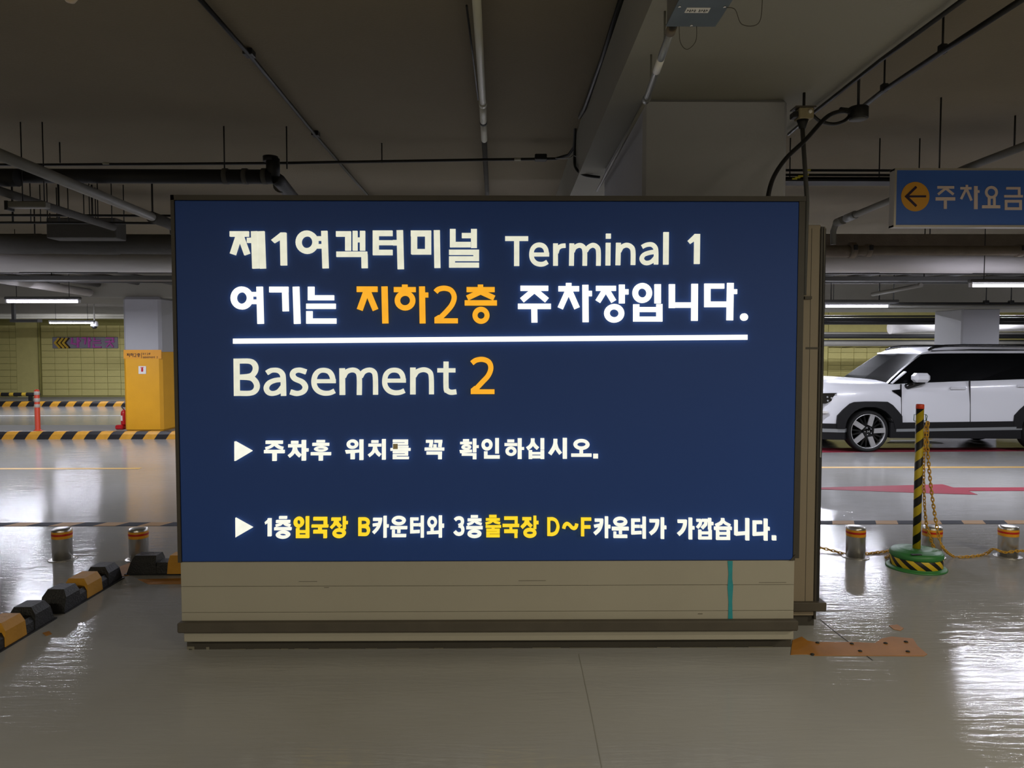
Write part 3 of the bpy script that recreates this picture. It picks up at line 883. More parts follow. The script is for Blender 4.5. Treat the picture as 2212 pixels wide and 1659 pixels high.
mb.box(a.x - .006, a.x + L_, YH - .006, YH + .066, a.z - .013, a.z + .002); mb.box(a.x - .006, a.x + L_, YH - .006, YH + .066, b.z - .002, b.z + .013)
mb.box(a.x - .006, a.x + .010, YH - .0065, YH + .0665, b.z, a.z); mb.box(a.x + L_ - .012, a.x + L_ + .002, YH - .0065, YH + .0665, b.z, a.z)
mb.build('frame', M['fee_frame'], fee)
(ox, oy, s), codes = FEE
def fmf(u, v, t):
    p = P(ox + u / s, oy + v / s, YH); return (p.x, t, p.z)
mb = MB(); mb.prism([(1270 + 115 * math.cos(2 * PI * i / 40), 848 + 120 * math.sin(2 * PI * i / 40)) for i in range(40)], fmf, YH - .003, YH + .001)
mb.build('circle', M['fee_circle'], fee)
mb = MB(); strokes(mb, "L 17 1200,847 1357,846;L 20 1278,768 1196,847 1278,926", fmf, YH - .005, YH - .002); mb.build('arrow', M['fee_arrow'], fee)
for c in codes:
    mb = MB(); strokes(mb, c, fmf, YH - .003, YH + .001); mb.build('letter', M['fee_text'], fee)
for dx in (.35, 1.5):
    MB().tube([(a.x + dx, YH + .03, a.z), (a.x + dx, YH + .03, ZC)], .006, 6).build('hanger_rod', M['dark'], fee)

# ------------------------------------------------------------------ exit sign board on the far wall
YW = YF - .05
M['board_grey'] = mat('grey_sign_board', rgb(140, 138, 146), 0.6, noise=.08)
M['magenta'] = mat('magenta_channel_letter', rgb(196, 92, 176), 0.5, noise=.05)
M['chev_y'] = mat('yellow_chevron', rgb(214, 176, 58), 0.5, noise=.05)
M['chev_k'] = mat('dark_brown_chevron', rgb(58, 42, 24), 0.5, noise=.05)
a, b = P(112.5, 728, YW), P(254.5, 752.5, YW)
ex = thing('exit_sign_board', 'grey board with yellow chevrons and magenta Korean letters on the far yellow wall', 'sign', ((a.x + b.x) / 2, YW, b.z))
MB().box(a.x, b.x, YW, YF, b.z, a.z, bev=.01).build('board', M['board_grey'], ex)
(ox, oy, s), codes = EXIT_WALL
def fme(u, v, t):
    p = P(ox + u / s, oy + v / s, YW); return (p.x, t, p.z)
for i in range(3):
    x = 780 + i * 58
    mb = MB(); strokes(mb, "L 26 %d,598 %d,668 %d,742" % (x + 68, x + 12, x + 82), fme, YW - .03, YW + .002); mb.build('chevron', M['chev_y'], ex)
    if i < 2 or True:
        mb = MB(); strokes(mb, "L 22 %d,598 %d,668 %d,742" % (x + 98, x + 40, x + 108), fme, YW - .012, YW + .002); mb.build('chevron', M['chev_k'], ex)
for c in codes:
    mb = MB(); strokes(mb, c, fme, YW - .05, YW + .002); mb.build('letter', M['magenta'], ex)

# ------------------------------------------------------------------ print and plates on the yellow column
M['brown_ink'] = mat('dark_brown_print', rgb(62, 28, 12), 0.5, noise=0)
M['plate'] = mat('white_plate', rgb(225, 222, 215), 0.5, noise=.03)
M['red'] = mat('signal_red', rgb(190, 26, 32), 0.4, noise=.06)
M['orange_band'] = mat('orange_header_paint', rgb(222, 152, 30), 0.5, noise=.06)
s8 = 8.293
def colp(u, v, t):
    p = P(255 + u / s8, 740 + v / s8, yc2 - .008); return (p.x, t, p.z)
mb = MB(); mb.prism([(97, 130), (775, 130), (775, 290), (100, 290)], colp, yc2 - .009, yc2 - .006)
mb.build('header_band', M['orange_band'], col2)
def mini(line, idx, u0, v0, sc, ref, t0=None):
    (o1, o2, s1), codes = line
    mb = MB()
    for i in idx:
        strokes(mb, codes[i], lambda u, v, t: colp(u0 + (u - ref[0]) * sc, v0 + (v - ref[1]) * sc, t), yc2 - .012, yc2 - .0085)
    mb.build('lettering', M['brown_ink'], col2)
mini(LINE_B2, [0, 1, 2, 3], 158, 192, 0.215, (1107, 533))
mini(LINE_C, [0], 445, 250, 0.11, (118, 258))
mini(LINE_C, list(range(1, 8)), 468, 244, 0.135, (340, 273))
mini(LINE_C2, [0], 692, 247, 0.12, (1890, 250))
mini(LINE_C, [0], 445, 186, 0.12, (118, 258))
mini(LINE_A2, [0], 478, 188, 0.14, (78, 148))
mini(LINE_B2, [2], 520, 186, 0.12, (1727, 550))
mini(LINE_B2, [3], 552, 184, 0.11, (1968, 533))
MB().prism([(418, 180), (424, 180), (424, 280), (418, 280)], colp, yc2 - .012, yc2 - .0085).build('divider_line', M['brown_ink'], col2)
pl = MB(); pl.prism([(370, 422), (505, 422), (505, 562), (370, 562)], colp, yc2 - .016, yc2 - .006)
plate = pl.build('extinguisher_plate', M['plate'], None)
tag(plate, 'small white plate with red extinguisher pictogram on the front of the yellow column', 'sign')
mb = MB(); strokes(mb, "P 420,455 430,447 445,447 455,458 455,515 448,522 425,522 418,515;R 432,440,442,450;R 410,438,470,445;L 5 412,442 405,458", colp, yc2 - .019, yc2 - .0155)
mb.build('pictogram', M['red'], plate)
xs_ = cx1 + .006
y0_, y1_ = yc2 + .62, yc2 + .86
z0_, z1_ = P(373, 803, yc2 + .75).z, P(373, 787, yc2 + .75).z
plate2 = MB().box(xs_, xs_ + .01, y0_, y1_, z0_, z1_).build('extinguisher_plate', M['plate'])
tag(plate2, 'small white extinguisher plate on the right side face of the yellow column', 'sign')
MB().box(xs_ + .009, xs_ + .013, y0_ + .09, y0_ + .15, z0_ + .03, z1_ - .03, bev=.002).build('pictogram', M['red'], plate2)
# ------------------------------------------------------------------ short steel bollards
M['bright'] = mat('brushed_stainless', rgb(196, 194, 190), 0.3, metal=.85, noise=.06, nscale=3, bump=.05, bscale=60, stretch=(1, 1, .1))
M['band_o'] = mat('amber_reflective_band', rgb(232, 160, 30), 0.45, noise=.12, nscale=25)
M['band_r'] = mat('red_reflective_band', rgb(196, 40, 22), 0.4, noise=.08)
YBL = 5.72
def bollard(px, label, y=YBL):
    x = P(px, 1195, y).x
    t = thing('bollard', label, 'bollard', (x, y, 0), 'low steel bollards with amber bands')
    r = .0705; H = .245
    MB().lathe(x, y, [(r, .004), (r, H - .012), (r - .004, H - .003), (r - .012, H), (r * .55, H + .004), (0.0001, H + .005)], 28).build('post', M['bright'], t)
    MB().lathe(x, y, [(r + .0012, H - .075), (r + .0014, H - .074), (r + .0014, H - .022), (r + .0012, H - .021)], 28, caps=False).build('amber_band', M['band_o'], t)
    MB().lathe(x, y, [(r + .0022, H - .053), (r + .0024, H - .052), (r + .0024, H - .038), (r + .0022, H - .037)], 28, caps=False).build('red_band', M['band_r'], t)
    MB().lathe(x, y, [(.100, 0.0), (.100, .004), (.094, .007), (r + .002, .008)], 32).build('floor_flange', M['bright'], t)
    return t
bollard(135, 'low steel bollard with amber and red band, leftmost, left of the sign')
bollard(300, 'low steel bollard with chipped amber band behind the black wheel stop left of the sign')
bollard(1848, 'low steel bollard with amber band next to the right edge of the sign cabinet')
bollard(2013, 'low steel bollard half hidden behind the green chain stand base')
bollard(2177, 'low steel bollard with amber band near the right edge, right of the chain stand')

# ------------------------------------------------------------------ rubber wheel stops
M['stop_y'] = mat('dirty_yellow_rubber', rgb(198, 142, 40), 0.6, noise=.25, nscale=9, bump=.2)
def wheel_stop(cx, cy, along, label, length=.72, order='kyk', shown=True):
    """castellated rubber stop: three raised blocks joined by lower saddles, on a thin base flange"""
    t = thing('wheel_stop', label, 'wheel stop', (cx, cy, 0), 'rubber wheel stops')
    def mp(u, w, z):
        return (cx + u, cy + w, z) if along == 'X' else (cx + w, cy + u, z)
    def block(u0, u1, h, wb, wt, inset, m, name):
        q0 = [(u0, -wb), (u1, -wb), (u1, wb), (u0, wb)]
        q1 = [(u0 + inset[0], -wt), (u1 - inset[1], -wt), (u1 - inset[1], wt), (u0 + inset[0], wt)]
        qm = [(u0 + inset[0] * .6, -wb * .96), (u1 - inset[1] * .6, -wb * .96), (u1 - inset[1] * .6, wb * .96), (u0 + inset[0] * .6, wb * .96)]
        mb = MB()
        rows = [[mp(a, b, 0.006) for a, b in q0], [mp(a, b, h * .68) for a, b in qm], [mp(a, b, h) for a, b in q1]]
        mb.grid(rows, 0, False, True)
        mb.add(rows[0], [(3, 2, 1, 0)]); mb.add(rows[-1], [(0, 1, 2, 3)])
        mb.build(name, m, t)
    h = length / 2
    g = .075
    bl = (length - 2 * g) / 3
    u = -h
    for i, c in enumerate(order):
        ins = (.05 if i == 0 else .012, .05 if i == 2 else .012)
        block(u, u + bl, .135, .078, .05, ins, M['black'] if c == 'k' else M['stop_y'], 'raised_block')
        if i < 2:
            block(u + bl - .02, u + bl + g + .02, .085, .074, .055, (0, 0), M['black'], 'saddle')
        u += bl + g
    a, b = mp(-h - .012, -.088, 0), mp(h + .012, .088, 0)
    MB().box(a[0], b[0], a[1], b[1], 0, .008).build('base_flange', M['black'], t)
    return t
xw = G(139, 1325).x - .078
y0 = G(139, 1325).y; y1 = G(261, 1250).y
wheel_stop(xw, (y0 + y1) / 2, 'Y', 'black wheel stop with yellow middle block, second from the left edge', y1 - y0)
wheel_stop(xw, y0 - .10 - (y1 - y0) / 2, 'Y', 'black and yellow rubber wheel stop cut off by the left edge of the picture', y1 - y0)
p = G(272, 1243)
wheel_stop(p.x + .40, p.y + .085, 'X', 'black and yellow wheel stop lying crosswise beside the left edge of the sign', .80)

# ------------------------------------------------------------------ chain stand
M['green'] = mat('green_plastic_base', rgb(58, 128, 66), 0.45, noise=.10, nscale=8, bump=.1)
M['hook'] = mat('green_wire_hook', rgb(46, 90, 62), 0.4, metal=.3, noise=0)
M['cap_red'] = mat('orange_red_cap', rgb(228, 74, 40), 0.4, noise=.04)
M['chain'] = mat('yellow_plastic_chain', rgb(206, 158, 50), 0.45, noise=.12, nscale=30)
YST = 5.44
xst = P(1980, 1180, YST).x
ztop = P(1980, 873, YST).z
st = thing('chain_stand', 'black and yellow striped chain stand with green round base and orange cap', 'barrier post', (xst, YST, 0))
MB().lathe(xst, YST, [(.206, 0), (.208, .006), (.198, .014), (.176, .016), (.176, .02), (.174, .088), (.182, .092), (.182, .118), (.168, .134), (.15, .132), (.142, .139),
     (.125, .137), (.115, .144), (.085, .146), (.06, .15), (.045, .146), (.0001, .146)], 48).build('base', M['green'], st)
pole_m = stripe_mat('black_yellow_spiral_tape', rgb(26, 26, 24), rgb(206, 180, 30), 'Z', period=.139, spiral=-1.0, duty=.47, phase=.3)
base_m = stripe_mat('black_yellow_hazard_tape', rgb(26, 26, 24), rgb(236, 200, 30), 'Z', period=1.0, duty=.48)
# tape round the base: slanted bands by angle
nt = base_m.node_tree
for n in list(nt.nodes):
    if n.type == 'MATH' and n.operation == 'MULTIPLY':
        pass
MB().lathe(xst, YST, [(.1765, .022), (.1775, .023), (.1765, .084), (.1755, .085)], 64, caps=False).build('base_tape', stripe_mat('black_yellow_hazard_tape_ring', rgb(26, 26, 24), rgb(232, 196, 30), 'Z', period=.075, spiral=11.0, duty=.48), st)
MB().lathe(xst, YST, [(.0275, .14), (.0275, ztop - .03)], 24).build('pole', pole_m, st, origin=(xst, YST, .14))
MB().lathe(xst, YST, [(.0285, ztop - .033), (.0285, ztop - .004), (.025, ztop), (.0001, ztop + .001)], 24).build('cap', M['cap_red'], st)
MB().box(xst - .115, xst - .045, YST - .158, YST - .125, .132, .139, bev=.003).build('lifting_recess', M['dark'], st)
hz0, hz1 = P(1980, 895, YST).z, P(1980, 910, YST).z
mb = MB()
for sx in (-1, 1):
    mb.tube([(xst + sx * .028, YST, hz0 - .002), (xst + sx * .042, YST, hz0), (xst + sx * (.046 if sx > 0 else .044), YST, hz1 + .01), (xst + sx * .042, YST, hz1 + .002), (xst + sx * .028, YST, hz1)], .0025, 6)
mb.tube([(xst + .043, YST, hz0), (xst + .056, YST, hz0 - .012), (xst + .052, YST, hz0 - .03), (xst + .05, YST, hz1)], .0025, 6)
mb.build('hook', M['hook'], st)

# links
def link_mesh():
    mb = MB()
    L2, W2, r = .0185, .009, .0042
    path = []
    for i in range(10):
        a = 2 * PI * i / 10
        path.append(Vector((W2 * math.cos(a), 0, (L2 - W2) * (1 if math.sin(a) > .01 else -1 if math.sin(a) < -.01 else 0) + W2 * math.sin(a))))
    rows = []
    n = len(path)
    for i in range(n):
        t = (path[(i + 1) % n] - path[i - 1]).normalized(); u = Vector((0, 1, 0)); w = t.cross(u)
        rows.append([path[i] + (u * math.cos(2 * PI * j / 4) + w * math.sin(2 * PI * j / 4)) * r for j in range(4)])
    rows.append(rows[0])
    vs = [p for rr in rows[:-1] for p in rr]
    fs = []
    for i in range(n):
        for j in range(4):
            fs.append((i * 4 + j, i * 4 + (j + 1) % 4, ((i + 1) % n) * 4 + (j + 1) % 4, ((i + 1) % n) * 4 + j))
    mb.add(vs, fs, 0, True)
    me = bpy.data.meshes.new('link'); me.from_pydata(mb.v, [], mb.f)
    for p_ in me.polygons: p_.use_smooth = True
    me.materials.append(M['chain'])
    return me
LM = link_mesh()
def smooth_path(pts, sub=12):
    v = [Vector(p_) for p_ in pts]; out = []
    for i in range(len(v) - 1):
        p0 = v[max(0, i - 1)]; p1 = v[i]; p2 = v[i + 1]; p3 = v[min(len(v) - 1, i + 2)]
        for s_ in range(sub):
            t = s_ / sub
            out.append(0.5 * ((2 * p1) + (p2 - p0) * t + (2 * p0 - 5 * p1 + 4 * p2 - p3) * t * t + (3 * p1 - p0 - 3 * p2 + p3) * t ** 3))
    out.append(v[-1]); return out
def chain(name, label, pts, pitch=.0275):
    pts = smooth_path(pts)
    t = thing(name, label, 'chain', pts[0], 'yellow plastic chains')
    d, acc, k = 0.0, pitch / 2, 0
    for a, b in zip(pts, pts[1:]):
        L = (b - a).length
        while acc <= d + L:
            p_ = a.lerp(b, (acc - d) / L)
            dirn = (b - a).normalized()
            q = dirn.to_track_quat('Z', 'Y')
            o = bpy.data.objects.new('link', LM)
            o.rotation_mode = 'QUATERNION'
            from mathutils import Quaternion
            o.rotation_quaternion = q @ Quaternion((0, 0, 1), PI / 2 * (k % 2) + PI / 4 + random.uniform(-.2, .2))
            link(o, p_, t)
            acc += pitch; k += 1
        d += L
    return t
hk = Vector((xst + .052, YST, hz1 - .005))
zf = .009
def Gc(px, py, z=zf): return tuple(G(px, py, z))
chain('chain', 'yellow plastic chain lying left of the green base, in front of the near bollard',
      [Gc(1735, 1176, .03), Gc(1785, 1186, .02), Gc(1820, 1195), Gc(1848, 1197.5), Gc(1880, 1195), Gc(1905, 1192), Gc(1935, 1188.5, .012), (xst - .12, YST + .21, .012)])
chain('chain', 'left strand of yellow chain hanging from the hook down behind the green base',
      [tuple(hk), (hk.x - .008, YST + .01, hk.z - .2), tuple(P(1996, 1060, YST + .06)), tuple(P(2001, 1130, YST + .13)), tuple(P(2014, 1175, YST + .185)), (P(2030, 1190, YST + .2).x, YST + .205, .02)])
chain('chain', 'right strand of yellow chain from the hook to the floor and the far right bollard',
      [tuple(hk + Vector((.006, -.004, 0))), (hk.x + .012, YST, hk.z - .2), tuple(P(2012, 1060, YST + .02)), tuple(P(2026, 1150, YST + .05)), tuple(P(2038, 1184, YST + .04)), Gc(2058, 1201, .012), Gc(2075, 1203), Gc(2110, 1200.5), Gc(2132, 1195, .012),
       tuple(P(2146, 1186, YBL - .09)), tuple(P(2170, 1193, YBL - .1)), tuple(P(2200, 1190, YBL - .08)), tuple(P(2240, 1190, YBL))])

# ------------------------------------------------------------------ lane post, guard rail, extinguisher
M['post_orange'] = mat('orange_flexible_post', rgb(214, 72, 40), 0.5, noise=.08)
M['reflect'] = mat('pale_reflective_sleeve', rgb(188, 180, 170), 0.4, noise=.05)
yp = 13.85; xp = P(81, 900, yp).x
lp = thing('lane_post', 'orange flexible lane post with pale reflective sleeves on the left island', 'lane post', (xp, yp, .115))
zt_ = P(81, 841, yp).z
MB().lathe(xp, yp, [(.09, .115), (.09, .125), (.055, .14), (.045, .16), (.045, zt_ - .03), (.03, zt_), (.0001, zt_)], 20).build('post', M['post_orange'], lp)
for va, vb in ((845.5, 853), (860, 868), (873, 880)):
    za, zb_ = P(81, va, yp).z, P(81, vb, yp).z
    MB().lathe(xp, yp, [(.046, zb_), (.048, zb_ + .002), (.048, za - .002), (.046, za)], 20, caps=False).build('reflective_sleeve', M['reflect'], lp)

yg = yk2 + .35
gm = stripe_mat('black_yellow_rail_paint', rgb(34, 34, 34), rgb(222, 186, 60), 'X', period=26.8 * yg / F_PX, duty=.66, phase=.15)
xg1 = P(86, 852, yg).x; zg = P(50, 852, yg).z
gr = thing('guard_rail', 'low black and yellow tube guard rail on one leg by the far wall at left', 'guard rail', (xg1 - .3, yg, .115))
MB().tube([(X0 + .3, yg, zg), (xg1 - .03, yg, zg), (xg1, yg, zg)], [.055, .055, .045], 14).build('rail_tube', gm, gr)
MB().box(P(63, 860, yg).x, P(69, 860, yg).x, yg - .04, yg + .04, .115, zg).build('leg', M['dark'], gr)
MB().box(X0 + 1.0, X0 + 1.08, yg - .04, yg + .04, .115, zg).build('leg', M['dark'], gr)

ye = 14.2; xe = P(268, 905, ye).x
fe = thing('fire_extinguisher', 'red fire extinguisher on a red stand behind the left edge of the yellow column', 'fire extinguisher', (xe, ye, .115))
MB().box(xe - .13, xe + .02, ye - .1, ye + .1, .115, .20, bev=.02).build('stand_foot', M['red'], fe)
MB().lathe(xe, ye, [(.05, .20), (.055, .22), (.055, .42), (.045, .46), (.015, .48), (.015, .50)], 18).build('cylinder', M['red'], fe)
MB().box(xe - .035, xe + .0, ye - .058, ye - .05, .28, .38).build('label_sheet', M['plate'], fe)
MB().tube([(xe, ye, .49), (xe - .03, ye - .02, .54), (xe + .03, ye - .02, .55)], .008, 6).build('handle', M['dark'], fe)
# ------------------------------------------------------------------ white SUV
M['car_white'] = mat('white_car_paint', rgb(222, 223, 228), 0.25, noise=0, spec=.5, coat=.6)
M['car_glass'] = mat('dark_tinted_glass', rgb(7, 8, 9), 0.2, noise=0, spec=.12)
M['clad'] = mat('black_plastic_cladding', rgb(17, 17, 19), 0.6, noise=.05, spec=.3)
M['gloss_k'] = mat('gloss_black_trim', rgb(12, 12, 13), 0.15, noise=0)
M['silver'] = mat('satin_silver_trim', rgb(150, 154, 156), 0.35, metal=.4, noise=0)
M['tyre'] = mat('tyre_rubber', rgb(22, 22, 22), 0.75, noise=.15, nscale=30)
M['alloy'] = mat('machined_alloy', rgb(205, 205, 206), 0.3, metal=.6, noise=.03)
M['well'] = mat('dark_wheel_well', rgb(12, 12, 12), 0.9, noise=0)
M['lamp_glass'] = mat('headlamp_lens', rgb(44, 42, 38), 0.08, noise=0, spec=.8)
YCAR = G(1878, 978).y + .02
SC = 1 / (G(1979, 978).x - G(1878, 978).x) * 101 # px per metre at the near side
XF = G(1763, 978).x
def cu(px): return (G(px, 978).x - XF)
def cz(py): return P(1878, py, YCAR).z
def CW(u, v, z): return (XF + u, YCAR + .93 - v, z)        # v = +.93 is the near side
car = thing('white_suv', 'white SUV with black arches and five spoke alloy wheel at the right', 'car', (XF + 2.4, YCAR + .93, 0))
Lc = 4.83
zl = lambda py: cz(py)
st_ = [  # u, zbottom, z at mid, z belt, half width mid, half width belt, z crown, half bottom
 (0.00, .42, .70, .92, .62, .55, .95, .60),
 (0.05, .34, .70, 1.02, .76, .68, 1.06, .74),
 (0.16, .27, .70, zl(829), .86, .76, zl(823), .84),
 (0.35, .26, .70, zl(828), .915, .82, zl(820), .90),
 (0.60, .26, .70, zl(829), .93, .85, zl(818), .92),
 (0.85, .26, .70, zl(829.5), .93, .86, zl(820), .92),
 (1.22, .26, .70, zl(829), .93, .865, zl(824), .92),
 (1.60, .26, .70, zl(826.5), .93, .875, zl(822), .92),
 (2.40, .26, .70, zl(822), .93, .88, zl(818), .92),
 (3.30, .26, .70, zl(818), .93, .88, zl(814), .92),
 (4.10, .27, .72, zl(815), .93, .87, zl(811), .92),
 (4.60, .30, .75, zl(812), .90, .84, zl(808), .88),
 (4.76, .36, .78, zl(812), .84, .78, zl(809), .80),
 (4.83, .45, .80, 1.02, .76, .68, 1.05, .70)]
rows = []
for u, zb0, zm, zbt, wm, wb, zc, wbo in st_:
    half = [(wbo, zb0), (wbo + .01, zb0 + .10), (wm, zm - .12), (wm + .002, zm + .06), (wm - .006, zm + .17), ((wm * .6 + wb * .4), zbt - .12), (wb, zbt - .02), (wb - .06, zbt + .012), (wb * .5, zc), (0, zc + .008)]
    half2 = [(-a, b) for a, b in half[::-1][1:]]
    rows.append([CW(u, a, b) for a, b in half + half2])
mb = MB(); mb.grid(rows, 0, True, True)
n = len(rows[0])
mb.add(rows[0], [tuple(range(n))[::-1]]); mb.add(rows[-1], [tuple(range(n))])
body = mb.build('body', M['car_white'], car)
# cut the wheel wells
wz = cz(931); WR = .335
wu = [cu(1878), cu(1878) + 2.815]
cutters = []
import bmesh
for u in wu:
    c = MB(); cxx = XF + u
    c.lathe(cxx, wz - .0, [(.40, YCAR - .2), (.40, YCAR + .32)], 36, axis='Y')
    c.lathe(cxx, wz - .0, [(.40, YCAR + 1.86 - .32), (.40, YCAR + 2.1)], 36, axis='Y')
    o = c.build('cutter', M['well'])
    md = body.modifiers.new('b', 'BOOLEAN'); md.operation = 'DIFFERENCE'; md.object = o; md.solver = 'EXACT'
    cutters.append(o)
bpy.context.view_layer.update()
dg = bpy.context.evaluated_depsgraph_get()
nm = bpy.data.meshes.new_from_object(body.evaluated_get(dg))
body.modifiers.clear()
body.data = nm
nm.materials.append(M['well'])
for p_ in nm.polygons:
    c_ = p_.center + Vector(WLOC[body.name])
    for u in wu:
        if (c_.x - XF - u) ** 2 + (c_.z - wz) ** 2 < .402 ** 2 and abs(c_.y - YCAR - .93) < .905 and c_.z > .24:
            p_.material_index = 1
for o in cutters:
    bpy.data.objects.remove(o, do_unlink=True)
# greenhouse
gz = [ # u, zbase, ztop, wbase, wtop
 (cu(1922), zl(829), zl(829), .84, .835),
 (cu(1934), zl(829), zl(818.5), .85, .81),
 (cu(1960), zl(828), zl(798), .856, .76),
 (cu(1986), zl(827), zl(779), .858, .72),
 (cu(2008), zl(826.5), zl(764), .86, .692),
 (cu(2030), zl(826), zl(757), .862, .69),
 (2.6, zl(822), zl(754), .868, .69),
 (3.6, zl(817), zl(755), .866, .685),
 (4.35, zl(814), zl(758), .855, .67),
 (4.62, zl(812), zl(765), .84, .66),
 (4.76, zl(812), zl(800), .80, .72)]
rows = []
for u, za, zb_, wa, wb in gz:
    half = [(wa, za - .03), (wa, za), (wa * .35 + wb * .65, za * .35 + zb_ * .65), (wb, zb_ - .004), (wb - .05, zb_ + .008), (0, zb_ + .02)]
    rows.append([CW(u, a, b) for a, b in half + [(-a, b) for a, b in half[::-1][1:]]])
mb = MB(); mb.grid(rows, 0, False, False)
n = len(rows[0]); mb.add(rows[0], [tuple(range(n))[::-1]]); mb.add(rows[-1], [tuple(range(n))])
mb.build('cabin_glass', M['car_glass'], car)
# white roof skin
rows = []
for u, zt0, zt1, wt in [(cu(2004), 765.5, 764.5, .70), (cu(2018), 764, 758, .705), (cu(2040), 763.5, 754.5, .71), (2.6, 763, 752, .715), (3.6, 763, 753, .71), (4.4, 764, 756, .70), (4.66, 768, 762, .68)]:
    zlow, zh = zl(zt0), zl(zt1)
    half = [(wt + .012, zlow), (wt, zlow + .02), (wt - .05, zh), (wt * .5, zh + .03), (0, zh + .035)]
    rows.append([CW(u, a, b) for a, b in half + [(-a, b) for a, b in half[::-1][1:]]])
mb = MB(); mb.grid(rows, 0, True, False)
n = len(rows[0]); mb.add(rows[0], [tuple(range(n))[::-1]]); mb.add(rows[-1], [tuple(range(n))])
mb.build('roof', M['car_white'], car)
def side_poly(pts, name, m, v0, v1, parent=car, both=True, label=None):
    """pts in photo pixels on the near side plane"""
    q = [(cu(a) if False else P(a, b, YCAR).x - XF, P(a, b, YCAR).z) for a, b in pts]
    mb = MB(); mb.prism(q, lambda u, z, v: CW(u, v, z), v0, v1)
    o = mb.build(name, m, parent)
    return o
# front pillar strip, seams, vent
side_poly([(1961, 802.5), (1963, 804), (1932, 829.5), (1929, 828.5)], 'pillar_strip', M['car_white'], .80, .875)
for px_, y0_, y1_ in ((1946.5, 830, 912), (2095, 822, 922)):
    side_poly([(px_, y0_), (px_ + 1.2, y0_), (px_ + 1.2, y1_), (px_, y1_)], 'door_gap', M['dark'], .90, .934 if y1_ < 915 else .934)
side_poly([(1928.5, 843), (1947, 841), (1947, 859), (1938, 852), (1929, 846)], 'fender_vent', M['gloss_k'], .88, .925)
# headlamp
mb = MB()
q = [(1770, 850), (1818, 849), (1812, 857), (1800, 866), (1788, 872), (1770, 872)]
side_poly(q, 'headlamp', M['lamp_glass'], .80, .885)
for a, b in ((1790, 858), (1799, 860), (1791, 866), (1808, 853)):
    p_ = P(a, b, YCAR)
    MB().lathe(p_.x, p_.z, [(.012, YCAR + .035), (.016, YCAR + .05)], 10, axis='Y').build('lamp_element', M['alloy'], car)
side_poly([(1766, 888), (1790, 889), (1790, 893), (1766, 893)], 'side_marker', M['plate'], .84, .90)
# cladding: arches, sill, silver strip
wcx, wcy = 1878.0, 931.0
def zz(u, v): return (1700 + u / 4.148, 640 + v / 4.148)
def arch(dx):
    outer = [zz(445, 1185), zz(447, 1120), zz(452, 1068), zz(500, 1015), zz(560, 962), zz(600, 947), zz(700, 942), zz(800, 942), zz(898, 945), zz(945, 975), zz(990, 1025), zz(1028, 1072), zz(1030, 1130), zz(1030, 1185)]
    inner = []
    for k in range(15):
        a = PI * (1 - k / 14)
        inner.append((wcx + 53.5 * math.cos(a), 926 - 48 * math.sin(a) * 1.0))
    inner[0] = (wcx - 54, 925.7); inner[-1] = (wcx + 54, 925.7)
    mb = MB()
    rows = []
    for o_, i_ in zip(outer, inner[:14] if False else [inner[int(round(j * 14 / 13))] for j in range(14)]):
        po, pi_ = P(o_[0], o_[1], YCAR), P(i_[0], i_[1], YCAR)
        rows.append([CW(po.x - XF + dx, .951, po.z), CW(pi_.x - XF + dx, .958, pi_.z), CW(pi_.x - XF + dx, .80, pi_.z), CW(po.x - XF + dx, .85, po.z)])
    mb.grid(rows, 0, False, True)
    mb.add(rows[0], [(0, 1, 2, 3)]); mb.add(rows[-1], [(3, 2, 1, 0)])
    mb.build('arch_cladding', M['clad'], car)
    mb = MB()
    for r_ in rows: pass
    rows2 = [[(a, 2 * (YCAR + .93) - b, c) for a, b, c in r_] for r_ in rows]
    mb.grid(rows2, 0, False, True); mb.add(rows2[0], [(0, 1, 2, 3)]); mb.add(rows2[-1], [(3, 2, 1, 0)])
    mb.build('arch_cladding', M['clad'], car)
arch(0); arch(2.815)
uA, uB = P(1930, 930, YCAR).x - XF, P(1930, 930, YCAR).x - XF
for s_ in (1, -1):
    for a, b in ((P(1946, 915, YCAR).x - XF, wu[1] - .40), ):
        va, vb = (.88, .947) if s_ == 1 else (-.947, -.88)
        mb = MB(); mb.prism([(a - .17, zl(913)), (b, zl(910)), (b, zl(948) ), (a - .17, zl(946))], lambda u, z, v: CW(u, v, z), va, vb); mb.build('sill_cladding', M['clad'], car)
        va, vb = (.90, .953) if s_ == 1 else (-.953, -.90)
        mb = MB(); mb.prism([(a - .08, zl(926.5)), (b + .01, zl(922)), (b + .01, zl(928.5)), (a - .08, zl(932.5))], lambda u, z, v: CW(u, v, z), va, vb); mb.build('sill_strip', M['silver'], car)
mb = MB()
def ring_front(zlo, zhi, grow, name, m):
    pts_ = [(.46, .93), (.35, .922), (.16, .87), (.05, .77), (-.01, .62)]
    rows = []
    full = [(u, v + grow) for u, v in pts_] + [(u, -v - grow) for u, v in pts_[::-1]]
    for u, v in full:
        rows.append([CW(u - .01, v, zlo), CW(u - .01, v, zhi), CW(u + .1, v * .85, zhi), CW(u + .1, v * .85, zlo)])
    mb = MB(); mb.grid(rows, 0, False, True); mb.add(rows[0], [(0, 1, 2, 3)]); mb.add(rows[-1], [(3, 2, 1, 0)]); mb.build(name, m, car)
ring_front(zl(950), zl(915.5), .006, 'front_bumper_cladding', M['clad'])
ring_front(zl(934), zl(926.5), .012, 'front_bumper_strip', M['silver'])
